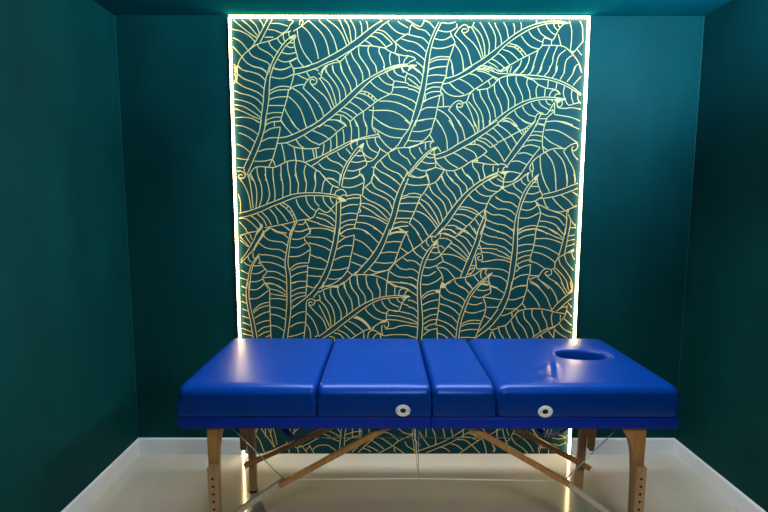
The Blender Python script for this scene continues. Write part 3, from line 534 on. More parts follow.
1594,1614 1604,1594 1624,1581;1553,1588 1563,1568 1603,1539;1492,1565 1522,1542 1567,1529 1594,1503;1464,1510 1497,1490 1543,1484 1579,1458;
1466,1448 1511,1448 1544,1438 1567,1415;1466,1418 1506,1408 1559,1376;1468,1364 1514,1356 1560,1323;1469,1326 1508,1309;1655,1643 1658,1624;
1659,1598 1682,1596;1647,1575 1689,1573;1629,1536 1665,1532 1703,1546;1614,1490 1653,1487 1692,1500;1599,1448 1635,1441 1667,1451 1689,1471;
1591,1399 1637,1397 1669,1409 1704,1428;1590,1323 1619,1346 1664,1356 1690,1353;1590,1313 1632,1333 1691,1339;
1685,1617 1689,1588 1703,1552 1717,1526 1711,1513 1679,1494 1693,1471 1710,1428 1702,1382 1691,1343 1685,1304;F1676,1494 1692,1484 1703,1469 1690,1464;
1720,1530 1788,1546 1852,1569 1912,1593;1704,1507 1769,1515 1833,1533 1913,1564;1710,1643 1727,1598 1755,1546;1784,1643 1789,1591 1792,1552;
1849,1643 1853,1604 1851,1575;1887,1643 1895,1617 1896,1592;1724,1504 1738,1468 1752,1455;1773,1513 1803,1478 1844,1442;1821,1526 1861,1500 1892,1465;
1882,1546 1915,1525;1699,1474 1745,1451 1792,1435 1837,1435 1911,1467;F1853,1445 1869,1446 1867,1425;1714,1425 1754,1409 1806,1399 1847,1356;
1706,1382 1755,1376 1801,1356 1836,1313;1694,1353 1743,1346 1806,1308;1785,1435 1831,1419 1862,1392;1694,1336 1731,1323 1751,1308;
1857,1435 1859,1382 1853,1304;1882,1392 1880,1356 1871,1304;1867,1419 1885,1382 1909,1356;1880,1344 1913,1344;17,1297 60,1311 109,1321;
18,1291 45,1261 67,1234;46,1301 65,1267 78,1254;73,1307 85,1274;51,1340 56,1314;18,1271 61,1234;119,1340 102,1287 60,1214 19,1157;
152,1327 110,1241 62,1187 18,1142;F148,1314 158,1307 110,1241 96,1211 86,1214 107,1254;188,1340 148,1311;10,1191 23,1174;
305,1321 287,1254 276,1194 268,1141 274,1074 276,994;319,1341 301,1274 293,1208 285,1141 297,1074 298,994;279,1341 302,1324;
191,1340 223,1317 262,1307 288,1284;151,1297 176,1274 222,1264 255,1261 281,1241;120,1258 156,1231 195,1221 241,1218 273,1198;
128,1189 181,1186 233,1174 269,1154;124,1147 186,1144 239,1127 268,1111;165,1094 218,1090 267,1063;144,1056 191,1060 237,1046 272,1026;
150,1026 196,1023 242,998;325,1324 361,1321 394,1334;311,1278 347,1276 386,1291;300,1231 346,1231 389,1254;292,1179 332,1178 371,1191 411,1218;
294,1104 324,1131 357,1141 402,1142;304,1097 337,1117 397,1127;296,1057 336,1080 393,1093;299,1026 342,1036 392,1036;
413,1341 416,1321 380,1284 392,1261 412,1235 411,1195 402,1141;397,1127 388,994;396,1291 465,1288;405,1256 464,1243;414,1189 463,1168;
396,1117 462,1107;392,1070 462,1064;391,1013 421,998;431,998 461,1031;122,1193 88,1147 66,1100 55,1046 46,993;121,1181 97,1147 76,1094 68,1046 62,993;
F127,1198 112,1181 98,1157 114,1167;90,1124 133,1127;82,1081 112,1081 159,1107;68,1034 104,1034 141,1050;
121,1181 127,1147 152,1110 165,1090 138,1056 150,1026 113,993;150,1026 170,994;114,1141 130,1141;89,1204 88,1177 98,1167;59,1181 65,1157 78,1147;
35,1147 48,1134 74,1124;17,1100 56,1080;12,1056 51,1043;20,1009 43,997;552,1341 545,1275 525,1195 501,1114 460,1030;
579,1341 568,1261 547,1175 520,1087 474,994;461,1341 510,1334 549,1318;464,1288 503,1281 539,1258;463,1241 496,1231 527,1211;
462,1176 488,1161 514,1144;461,1107 494,1106;460,1067 474,1064;582,1301 614,1328 673,1341;588,1298 611,1291;571,1258 608,1285 663,1301;
564,1218 607,1241 653,1241;547,1158 594,1178 640,1181;530,1102 580,1104 633,1118;510,1052 553,1048 586,1057;
663,1301 656,1241 639,1161 629,1114 599,1067 546,1026 479,1003;486,1007 572,1013 605,1030 645,1067 679,1094;680,1338 726,1325 765,1291 801,1255;
771,1341 798,1328 824,1305;666,1278 706,1261 738,1235 771,1198;656,1198 705,1178 745,1161;646,1148 679,1135 712,1124;626,1094 652,1071;
843,1341 804,1255 758,1182 705,1121 665,1074;864,1335 830,1242 791,1168 745,1111 715,1081;866,1328 889,1338 909,1341;856,1301 896,1315 955,1315;
843,1258 883,1265 929,1262;811,1198 857,1205 903,1202;778,1147 830,1141 883,1145;745,1108 784,1091 830,1098 857,1100;
955,1315 932,1262 903,1182 890,1145 863,1111 850,1101 791,1084 758,1074;915,1341 955,1315 968,1288;926,1228 968,1196;
968,1200 936,1178 890,1141 857,1098;896,1138 923,1111 969,1104;863,1094 903,1067 969,1057;939,1172 969,1150;857,1094 850,1037;
850,1037 910,1030 970,1023;659,1068 678,1074 725,1075 771,1071 817,1057 857,1034 903,1010 937,998;635,1054 638,1027 648,994;678,1074 678,1040 688,994;
731,1071 728,1047 741,994;791,1057 791,1033 804,994;847,1034 844,994;602,1027 605,994;W2:539,1006 572,1003;1130,1341 1084,1292 1045,1255 967,1198;
1162,1342 1117,1289;967,1285 986,1248 997,1215;1002,1341 1025,1302 1051,1259;1054,1341 1081,1295;1084,1288 1104,1295 1124,1289;
1118,1259 1085,1222 1053,1168 1034,1101 1024,1040 1021,994;1124,1255 1095,1209 1069,1155 1050,1095 1041,1040 1038,994;
F1140,1282 1117,1267 1105,1242 1128,1245 1131,1265;1071,1282 1072,1255 1085,1239;1101,1292 1101,1269 1114,1259;1042,1242 1052,1225 1075,1212;
997,1215 1013,1195 1053,1165;967,1158 1007,1152 1040,1125;968,1108 1001,1105 1031,1081;968,1061 994,1057 1024,1037;968,1023 988,1020 1018,1003;
1099,1205 1125,1199 1148,1209;1108,1229 1131,1232;1076,1163 1112,1162 1155,1189;1060,1118 1093,1115 1126,1128;1051,1071 1087,1071 1126,1095;
1044,1020 1088,1020 1134,1041 1160,1064;1134,1269 1138,1222 1165,1162 1159,1148 1129,1125 1159,1081 1167,1041;F1160,1037 1187,1014 1174,997 1154,1000;
1146,1308 1176,1312 1215,1295 1232,1289;1150,1308 1147,1289;1140,1282 1183,1282 1216,1262;1138,1239 1157,1239 1171,1225;1216,1262 1190,1235 1155,1192;
1155,1192 1197,1192 1250,1179 1300,1149;1165,1152 1212,1132 1252,1108 1278,1088;1139,1118 1186,1108 1236,1054;1193,1239 1230,1215 1276,1182 1303,1159;
1209,1255 1249,1235 1296,1189 1313,1165;1169,1308 1215,1292 1269,1255 1306,1209 1316,1182;1162,1335 1202,1332 1235,1309;1232,1289 1290,1332;
1248,1305 1294,1282 1328,1236;1234,1342 1267,1332 1293,1325 1327,1295 1347,1275;1336,1342 1352,1315;1365,1342 1347,1269 1316,1189 1278,1095 1266,1061;
1391,1342 1373,1269 1345,1189 1311,1095 1299,1068;1392,1312 1425,1295 1471,1289;1373,1272 1413,1252 1472,1246;1361,1224 1414,1226 1473,1221;
1385,1204 1427,1202 1474,1189;1383,1149 1429,1155 1474,1164;1367,1256 1381,1222 1383,1202;
1349,1182 1368,1197 1388,1189 1389,1162 1369,1159 1362,1175 1375,1179;1349,1182 1357,1115 1364,1108;1364,1108 1416,1112 1476,1108;1324,1128 1353,1128;
1314,1102 1350,1118 1322,1075;1308,1075 1328,1085;1174,1017 1233,1051 1292,1061 1345,1075 1384,1102 1423,1112;1233,1044 1247,1020 1293,995;
1295,1058 1299,1034 1337,995;1345,1071 1359,1048 1372,1037;1384,1098 1381,1068 1388,1054;1417,1108 1407,1088 1417,1075;
1447,1085 1411,1061 1372,1027 1343,995;1444,1078 1405,1044 1361,995;F1453,1090 1430,1081 1411,1061 1434,1071;1392,1034 1425,1037;1379,1021 1429,1014;
1431,1075 1428,1041 1436,1014 1438,995;1444,1071 1477,1067;1436,1014 1479,999;1563,1342 1560,1242 1552,1156 1545,1088 1531,995;
1583,1342 1586,1242 1582,1156 1571,1075 1556,995;1469,1321 1508,1312 1555,1282;1470,1284 1509,1279 1556,1242;1471,1244 1511,1232 1554,1196;
1472,1216 1512,1199 1551,1172;1473,1186 1512,1176 1552,1162;1473,1162 1513,1159 1551,1145;1475,1110 1514,1102 1547,1082;1476,1068 1503,1058 1533,1034;
1534,1342 1560,1329;1587,1306 1619,1326 1684,1337;1583,1332 1612,1342;1588,1276 1627,1296 1682,1306;1588,1239 1628,1249 1678,1249;
1587,1197 1623,1209 1669,1216;1585,1162 1624,1182 1663,1188;1583,1132 1618,1152 1654,1161 1671,1156;1581,1092 1613,1119 1662,1134;1586,1132 1603,1112;
1569,1048 1608,1071 1654,1078;1584,1004 1617,1014 1646,1014;1688,1339 1681,1256 1669,1203 1658,1162;1664,1136 1661,1082 1650,1041 1647,995;
1694,1332 1744,1316 1797,1293 1841,1276;1686,1281 1745,1283 1792,1273 1835,1256;1750,1342 1796,1322 1840,1286;1808,1342 1836,1316 1849,1299;
1681,1243 1734,1236 1781,1216 1821,1193;1676,1206 1722,1196 1769,1173 1803,1146;1655,1152 1698,1142 1745,1112;1854,1342 1844,1276 1822,1183;
1877,1342 1867,1269 1854,1193;1803,1146 1801,1112;1822,1179 1803,1146;1869,1296 1907,1303;1867,1269 1908,1279;1862,1236 1909,1253;
1822,1176 1854,1193 1892,1216 1907,1223;F1867,1203 1902,1224 1909,1209 1880,1199;1893,1209 1901,1183 1913,1163;1854,1189 1869,1149 1910,1101;
1822,1173 1833,1136 1872,1089 1900,1041 1908,999;1708,1058 1733,1099 1758,1112 1782,1102 1783,1078 1757,1072 1749,1089 1766,1095;1782,1105 1801,1112;
1708,1055 1742,1024 1773,995;1746,1082 1774,1055 1815,1031 1843,999;1795,1105 1833,1062 1863,995;1805,1116 1846,1075 1874,1035 1884,995;
1661,1072 1711,1070;1658,1048 1707,1068;1662,1041 1696,1024 1722,999;48,1032 42,971 46,903 63,800 76,696;61,1032 58,951 66,882 83,800 99,696;
17,1008 43,995;19,961 45,947;17,920 47,906;19,876 52,862;17,834 54,821;19,796 62,779;15,762 67,741;17,731 70,717;63,988 102,988 129,1005 150,1029;
58,936 101,937 141,961 172,985;78,862 113,896 147,911 177,915;81,852 119,882 176,898;87,821 131,848 175,862;96,786 130,801 177,810;
101,741 135,766 176,776;107,716 141,738 175,745;147,710 174,721;150,1029 176,995 176,910 177,814 178,696;157,1024 203,1019 242,1002 268,975;
179,992 215,985 271,958;181,963 228,956 274,948;181,936 227,936 273,927;182,886 226,881 268,865;178,845 218,838 264,814;179,779 216,773 252,748;
275,1005 275,930 268,841 259,759 244,689;299,1032 297,951 295,862 283,773 271,689;299,1026 329,1029;301,978 335,995 381,1004;300,948 341,968 381,971;
300,917 333,941 380,954;299,876 319,893 309,893;297,824 338,852 378,861;289,769 330,792 377,798;278,712 322,721 369,738;390,1033 383,951;
386,917 380,800 367,696;464,1036 427,985 387,944 346,913 299,876;460,983 427,944;391,1009 427,999;
386,920 406,934 430,931 433,907 412,896 399,907 407,918 421,914;436,924 459,927;399,900 425,869 458,835;388,852 424,807 446,752 451,728;
382,793 403,752 408,696;432,712 456,724;454,714 509,755 576,807 644,859 711,904 777,934 844,950 917,955 970,952;
468,697 542,745 603,794 664,842 724,886 784,921 844,938 924,945 970,945;459,972 486,989 526,1002 565,1009 602,1033;459,992 479,1012 486,1033;
459,958 465,937 458,924;457,838 483,807 502,755;458,900 496,821 522,762;458,931 497,886 520,828 526,769;485,978 495,938 531,890 547,828 546,780;
526,995 528,958 561,910 584,855 583,811;565,1006 572,965 601,910 617,869 615,835;602,1033 615,978 644,924 650,862;635,1033 651,992 681,951 689,890;
678,1033 688,999 721,951 724,907;730,1033 738,1006 764,965 765,924;789,1033 807,992 807,941;847,1026 842,951;893,1006 892,958;
970,987 937,996 917,979 917,958;950,958 957,979 970,982;850,1033 890,1009 937,1003 970,991;923,1033 970,1025;724,876 744,849 784,821 831,808;
767,907 784,876 817,856 851,849;817,924 831,897 857,873 914,863;857,938 870,911 917,887;900,945 914,921 934,911;934,941 944,931 953,941;
F924,948 970,955 983,948 957,938;957,938 934,911 914,863 857,869 844,835 844,814 810,797 764,766;670,835 710,814 743,780 757,756;
653,825 690,814 730,783 747,759;W1.4:662,829 700,816 737,781 752,758;627,804 663,787 710,749;600,780 629,756 663,724;566,752 609,731 639,697;
542,735 575,728 602,697;515,716 542,707 545,686;636,697 710,745 750,759 770,756;713,745 716,697;736,697 743,738 770,752 804,735 830,718;
770,756 777,776 797,787;820,801 837,811 857,797 854,770 837,770 831,783;W2:810,797 844,804;851,839 911,835 971,820;847,814 904,811 971,797;
837,759 884,763 924,777 971,780;830,718 884,725 971,725;820,780 817,752 824,725;804,738 817,697;763,697 790,731 824,721;917,863 971,851;
937,907 970,897;1022,1033 1022,952 1026,856 1025,759 1018,676;1038,1033 1042,952 1051,856 1054,773 1046,676;968,1023 1001,1009 1018,992;
968,989 988,975 1019,955;969,928 995,924 1021,907;969,890 1002,880 1023,859;969,852 1003,839 1023,818;970,821 1003,808 1023,794;970,797 1023,787;
970,779 1023,770;970,721 1017,707;1044,1020 1081,1018 1111,1030;1045,945 1075,972 1108,984 1144,986;1052,935 1082,959 1121,969;
F1121,980 1149,987 1147,969 1131,969;1052,900 1095,921 1142,931;1056,863 1096,877 1139,882;1060,818 1096,839 1136,846;1057,787 1097,811 1137,815;
1064,763 1090,780 1127,791;1064,759 1091,753;1057,721 1091,749 1137,763;1157,1020 1151,986 1146,897 1137,828 1130,787;1137,766 1140,697;
1180,1006 1201,976 1248,959 1281,938 1295,921;1236,1033 1260,1010 1300,989 1314,969;1306,1033 1326,1010 1337,993;
1151,959 1175,938 1228,918 1262,904 1279,884;1152,907 1196,894 1236,870 1263,842;1146,866 1183,849 1223,829 1251,798;
1140,815 1177,801 1218,780 1245,753;1127,784 1171,773 1212,739 1239,708;1141,735 1178,721 1206,697;1174,1013 1213,1033;
1382,1034 1340,993 1308,945 1282,884 1257,801 1245,697;1392,1034 1353,986 1321,938 1296,870 1274,794 1261,697;1389,1030 1419,1020 1432,1027;
1363,989 1400,983 1436,993;1338,952 1374,942 1407,949;1312,908 1355,901 1395,914;1293,863 1343,853 1416,873;1278,787 1311,805 1351,811 1388,808;
1275,773 1318,791 1385,791;1272,746 1319,756 1372,756;1263,708 1306,710 1357,708;
1432,1034 1441,972 1401,949 1415,897 1410,849 1391,801 1373,746 1350,690;1439,1008 1479,996;1408,945 1481,934;1422,887 1482,887;1407,836 1451,816;
1486,877 1431,801 1373,739;1488,825 1439,767 1360,706;1439,763 1453,753 1486,765;1450,742 1438,697;1456,746 1478,697;1536,1034 1519,959 1481,882;
1560,1034 1546,952 1515,870 1483,818;1478,996 1518,969;1480,932 1506,932;1551,985 1590,1007 1646,1013;1540,932 1580,932 1632,951;
1525,880 1555,877 1591,880;1503,836 1542,846 1588,874;1650,1034 1647,993 1635,952 1624,911 1591,880;1651,990 1685,952 1710,918 1726,887;
1666,1030 1710,1007 1758,952 1780,905 1795,870;1735,1034 1783,1000 1811,959 1827,915;1805,1034 1843,1000 1871,959;1841,1034 1881,970;
1874,1034 1886,987;1894,1034 1902,1000;F1908,1000 1907,976 1881,959 1887,976;1907,980 1871,952 1827,911 1795,870;1905,939 1873,912 1822,863;
1485,770 1531,781 1563,815 1599,860 1635,874 1681,878 1735,877 1775,870 1816,858 1870,850;1624,911 1645,880;1591,880 1605,863;1565,863 1568,829;
1881,898 1879,864 1867,829 1839,795;1829,870 1854,888 1881,890;1887,912 1909,886;1882,867 1911,831;1867,822 1913,780;1842,791 1867,760 1912,738;
1813,760 1848,729 1893,705;1781,746 1813,705;1814,753 1812,712;1738,722 1752,698;1491,767 1502,732 1527,697;1531,777 1543,739 1567,697;
1564,808 1579,763 1621,697;1589,839 1604,801 1639,760 1666,698;1632,867 1640,822 1679,774 1700,711;1682,874 1683,836 1718,788 1735,739;
1738,870 1743,843 1768,795 1773,757;1799,857 1794,822 1803,777;1846,843 1845,812;1688,708 1753,753 1819,777 1839,795;1699,698 1767,746 1820,774;
88,165 65,107;101,165 134,114 160,78 180,41;146,165 165,114 177,63 187,41;176,165 189,114 198,56;75,114 98,78 123,5;65,129 79,114;246,165 248,122;
275,165 279,122;254,78 263,41 272,5;284,56 318,34 325,5;319,38 340,52 377,5;388,56 416,5;409,27 437,49 479,56 513,49;325,38 382,63 452,100 514,96;
459,129 514,109;336,165 286,122;395,52 367,20;467,165 515,140;514,140 548,122 572,107;552,165 576,129;513,104 540,89 568,78;581,165 575,100 565,1;
607,165 599,100 595,1;603,118 652,136 697,140;603,78 644,104 679,111;697,165 697,122 686,93;512,45 546,23;742,165 745,129;783,126 707,71 629,-2;
811,129 734,64 668,-2;811,136 859,129 901,100 915,78;790,104 825,93 880,53;762,82 790,64 831,31;734,49 769,34 798,16;710,34 741,23 769,-2;
1011,126 915,78 880,49 789,-2;890,53 894,27 901,-2;901,42 953,2;914,158 956,129 1004,122;956,78 970,49 1012,24;811,136 783,126;1012,89 1047,53;
1006,166 999,115 1007,71 1014,5;1037,144 1069,89 1101,46;1113,166 1134,115 1139,60;1179,166 1194,93;1227,166 1238,111;
1324,166 1242,111 1187,78 1118,49 1021,13;1372,162 1277,100 1215,64 1139,31 1070,2;1170,42 1202,31 1234,2;1229,64 1264,53 1299,24;
1267,89 1312,86 1354,53 1404,2;1291,104 1339,104 1388,82;1325,130 1359,119 1395,93;1415,100 1347,53 1279,2;1416,90 1431,49 1441,2;1338,140 1416,93;
1524,159 1456,119;1497,159 1502,93;1414,159 1442,122;1487,42 1487,27 1467,2;1472,64 1487,31;986,38 1014,20;1498,159 1504,90;1529,162 1549,93 1572,42;
1554,162 1569,115;1609,162 1580,101 1537,53;1600,130 1639,108 1689,64 1727,2;1583,104 1613,64 1656,35 1688,2;1481,49 1492,27 1476,2;1764,162 1787,112;
1802,159 1784,108;1823,155 1805,104;1825,115 1867,119 1908,104;1826,101 1868,93 1908,102;1766,46 1737,71;1751,6 1763,42 1786,64;
F1752,50 1770,46 1760,28;1767,39 1822,39;1809,35 1810,2;1835,64 1870,53 1912,72;1746,42 1755,2;1702,159 1743,108;140,696 137,436 131,106;
-26,577 36,619 103,619;-33,436 31,492 102,485;-40,279 24,336 100,336;260,675 199,436 160,106;355,689 334,422 298,106;156,577 216,563;151,422 198,415;
372,577 446,535 512,422;368,422 442,365 495,265;542,661 608,507 647,322 644,106;744,675 696,436 686,106;1027,676 1016,422 1018,106;
1094,676 1077,422 1081,106;879,634 1014,578;879,465 1016,422;1089,550 1183,592 1258,578;1098,394 1186,437 1261,423;1269,676 1283,366 1302,106;
1418,648 1370,423 1371,106;1326,536 1381,508;1487,606 1627,465 1676,280 1724,121;1607,648 1710,437 1778,150;1756,634 1806,423 1913,208;
1907,578 1892,352 1889,150;
"""
PT = 0.004
PI0, PI1, PZ1 = PL + 0.0062, PR - 0.0062, H - 0.0175
bm = bmesh.new()
box(bm, PI0, PI1, -PT, -0.0003, 0.0005, PZ1)
LW = 0.0048           # width of a painted gold line
LZ = -PT - 0.0006     # paint stands a fraction of a millimetre proud of the board

def ribbon(pts, wd):
    n_ = len(pts)
    L, R = [], []
    for i in range(n_):
        d = (pts[min(i + 1, n_ - 1)] - pts[max(i - 1, 0)])
        if d.length < 1e-6:
            d = Vector((1, 0))
        d.normalize()
        s = Vector((-d.y, d.x)) * wd / 2
        L.append(bm.verts.new((pts[i].x + s.x, LZ, pts[i].y + s.y)))
        R.append(bm.verts.new((pts[i].x - s.x, LZ, pts[i].y - s.y)))
    for i in range(n_ - 1):
        f = bm.faces.new((L[i], L[i + 1], R[i + 1], R[i]))
        f.material_index = 1

def inside(q):
    return PI0 + 0.004 < q.x < PI1 - 0.004 and 0.002 < q.y < PZ1 - 0.004

N_STROKE = 0
for stroke in PATTERN.replace('\n', '').split(';'):
    stroke = stroke.strip()
    if not stroke:
        continue
    wd, fill = LW, False
    N_STROKE += 1
    LZ = -PT - 0.0004 - N_STROKE * 1e-6
    if stroke[0] == 'F':
        fill, stroke = True, stroke[1:]
    elif stroke[0] == 'W':
        k, stroke = stroke[1:].split(':')
        wd = LW * float(k)
    pts = [Vector((PL + float(a) / 1000, float(c) / 1000)) for a, c in (q.split(',') for q in stroke.split())]
    if fill:
        pts = [Vector((min(max(q.x, PI0), PI1), min(max(q.y, 0), PZ1))) for q in pts]
        f = bm.faces.new([bm.verts.new((q.x, LZ, q.y)) for q in pts])
        f.material_index = 1
        continue
    run = []
    for q in catmull(pts, 0.014):
        if inside(q):
            run.append(q)
        else:
            if len(run) > 1:
                ribbon(run, wd)
            run = []
    if len(run) > 1:
        ribbon(run, wd)
me = bpy.data.meshes.new('decorative_panel')
for f in bm.faces:
    if f.material_index == 1 and f.normal.y > 0:
        f.normal_flip()
bm.to_mesh(me); bm.free()
me.materials.append(M_PANEL); me.materials.append(M_GOLD)
panel = bpy.data.objects.new('decorative_panel', me)
C.objects.link(panel)
tag(panel, 'tall teal panel on the back wall painted with gold banana leaf outlines', 'panel')

# ------------------------------------------------------------------ light strip around the panel
strip = empty('led_light_strip', ((PL + PR) / 2, 0, 0), 'glowing warm white light strip framing the leaf panel on three sides', 'light strip')
LWD, LD = 0.0105, 0.017
ZT = H - 0.006
def channel(x0, x1, z0, z1, side):
    # shallow tray with a lip along its outer edge
    bm_ = bmesh.new()
    box(bm_, x0, x1, -LD * 0.35, -0.0002, z0, z1)
    lw = 0.002
    if side == 'left': box(bm_, x0 - lw, x0 - 0.0002, -LD - 0.002, -0.0002, z0, z1)
    if side == 'right': box(bm_, x1 + 0.0002, x1 + lw, -LD - 0.002, -0.0002, z0, z1)
    if side == 'top': box(bm_, x0 - lw, x1 + lw, -LD - 0.002, -0.0002, z1 + 0.0002, z1 + lw)
    return link('channel', bm_, M_ALU, strip)
def diffuser(x0, x1, z0, z1):
    bm_ = bmesh.new()
    box(bm_, x0, x1, -LD, -LD * 0.35, z0, z1)
    bevel(bm_, 0.003, 2)
    return link('diffuser', bm_, M_LED, strip, smooth=True, angle=40)
h = LWD / 2
channel(PL - h, PL + h, 0.0005, ZT - LWD, 'left')
channel(PR - h, PR + h, 0.0005, ZT - LWD, 'right')
channel(PL - h, PR + h, ZT - LWD, ZT, 'top')
g = 0.001
diffuser(PL - h + g, PL + h - g, 0.001, ZT - LWD)
diffuser(PR - h + g, PR + h - g, 0.001, ZT - LWD)
diffuser(PL - h + g, PR + h - g, ZT - LWD + g * 0, ZT - g)

# ------------------------------------------------------------------ massage table
TX0, TX1, TY0, TY1 = -0.994, 0.876, -1.012, -0.346
ZR0, ZR1, ZC1 = 0.644, 0.688, 0.808
HX = -0.049
table = empty('massage_table', ((TX0 + TX1) / 2, (TY0 + TY1) / 2, 0),
              'folding massage table with shiny blue padded top and wooden legs', 'massage table')

# the two halves of the covered wooden frame, meeting at the hinge
for x0, x1 in ((TX0 + 0.004, HX - 0.0006), (HX + 0.0006, TX1 - 0.002)):
    bm = bmesh.new()
    box(bm, x0, x1, TY0 + 0.003, TY1 - 0.003, ZR0, ZR1)
    bevel(bm, 0.004, 2)
    link('frame', bm, M_RIM, table, smooth=True, angle=50)

def dense(a, b2, r, nmid):
    # sample positions, dense near both ends
    out = []
    k = 8
    for i in range(k):
        out.append(a + r * (1 - math.cos(i / k * math.pi / 2)))
    for i in range(nmid + 1):
        out.append(a + r + (b2 - a - 2 * r) * i / nmid)
    for i in range(k - 1, -1, -1):
        out.append(b2 - r * (1 - math.cos(i / k * math.pi / 2)))
    return out

def gauss(x, y, cx, cy, sx, sy, rot=0.0):
    c, s = math.cos(rot), math.sin(rot)
    u = ((x - cx) * c + (y - cy) * s) / sx
    v = (-(x - cx) * s + (y - cy) * c) / sy
    return math.exp(-(u * u + v * v))

def cushion(x0, x1, rxl, rxr, wrinkles, nx=30, ny=40):
    # upholstered block: rounded top edges, gently domed top, tucked bottom edge
    y0, y1, z0, z1 = TY0, TY1, ZR1 + 0.0015, ZC1
    ry, rz, rb = 0.040, 0.036, 0.010
    xs, ys = dense(x0, x1, 0.034, nx), dense(y0, y1, ry, ny)
    zs = dense(z0, z1, 0.03, 6)
    bm_ = bmesh.new()
    cache = {}
    def shape(x, y, z):
        up = z > (z0 + z1) / 2
        rl = (rxl if x < (x0 + x1) / 2 else rxr)
        rz_, ry_, rx_ = (rz, ry, rl) if up else (rb, rb, rb)
        # corners seen from above stay a little rounded along the whole height
        cx = min(max(x, x0 + rx_), x1 - rx_)
        cy = min(max(y, y0 + ry_), y1 - ry_)
        cz = min(max(z, z0 + rz_), z1 - rz_)
        dx, dy, dz = (x - cx) / rx_, (y - cy) / ry_, (z - cz) / rz_
        ln = math.sqrt(dx * dx + dy * dy + dz * dz)
        if ln > 1e-9:
            mxx = max(abs(dx), abs(dy), abs(dz))
            k = mxx / ln
            x, y, z = cx + dx * k * rx_, cy + dy * k * ry_, cz + dz * k * rz_
        u = (x - x0) / (x1 - x0) * 2 - 1
        v = (y - y0) / (y1 - y0) * 2 - 1
        t = (z - z0) / (z1 - z0)
        z += 0.006 * max(0, 1 - u ** 4) * max(0, 1 - v ** 4) * max(0, t)
        s = math.sin(math.pi * min(max(t, 0), 1)) * 0.0035
        if v < -0.9: y -= s * max(0, 1 - u ** 6)
        if v > 0.9: y += s
        if t > 0.6:
            for (gx, gy, sx, sy, rot, amp) in wrinkles:
                z += amp * gauss(x, y, gx, gy, sx, sy, rot)
        return (x, y, z)
    def vert(i, j, k):
        key = (i, j, k)
        if key not in cache:
            cache[key] = bm_.verts.new(shape(xs[i], ys[j], zs[k]))
        return cache[key]
    X, Y, Z = len(xs) - 1, len(ys) - 1, len(zs) - 1
    for i in range(X):
        for j in range(Y):
            for k in (0, Z):
                bm_.faces.new((vert(i, j, k), vert(i + 1, j, k), vert(i + 1, j + 1, k), vert(i, j + 1, k)))
    for i in range(X):
        for k in range(Z):
            for j in (0, Y):
                bm_.faces.new((vert(i, j, k), vert(i + 1, j, k), vert(i + 1, j, k + 1), vert(i, j, k + 1)))
    for j in range(Y):
        for k in range(Z):
            for i in (0, X):
                bm_.faces.new((vert(i, j, k), vert(i, j + 1, k), vert(i, j + 1, k + 1), vert(i, j, k + 1)))
    return link('cushion', bm_, M_BLUE, table, smooth=True)

S1, S2, S3 = -0.474, -0.046, 0.192
g = 0.0012
cushion(TX0, S1 - g, 0.034, 0.018,
        [(-0.80, -0.52, 0.016, 0.05, 0.9, -0.0008), (-0.74, -0.48, 0.012, 0.05, 1.2, 0.0008),
         (-0.50, -0.93, 0.012, 0.03, 0.6, -0.004)])
cushion(S1 + g, S2 - g, 0.018, 0.020,
        [(-0.30, -0.66, 0.16, 0.008, 0.05, 0.0012), (-0.18, -0.62, 0.12, 0.008, 0.08, 0.0014),
         (-0.24, -0.72, 0.12, 0.008, 0.02, 0.0010), (-0.075, -0.945, 0.01, 0.03, -0.5, -0.004),
         (-0.44, -0.93, 0.012, 0.03, 0.6, -0.003)])
cushion(S2 + g, S3 - g, 0.020, 0.016,
        [(0.03, -0.62, 0.09, 0.008, 0.0, 0.0018), (0.05, -0.56, 0.07, 0.008, 0.0, 0.0010),
         (-0.02, -0.945, 0.01, 0.03, -0.5, -0.004), (0.165, -0.94, 0.01, 0.03, 0.6, -0.004)])

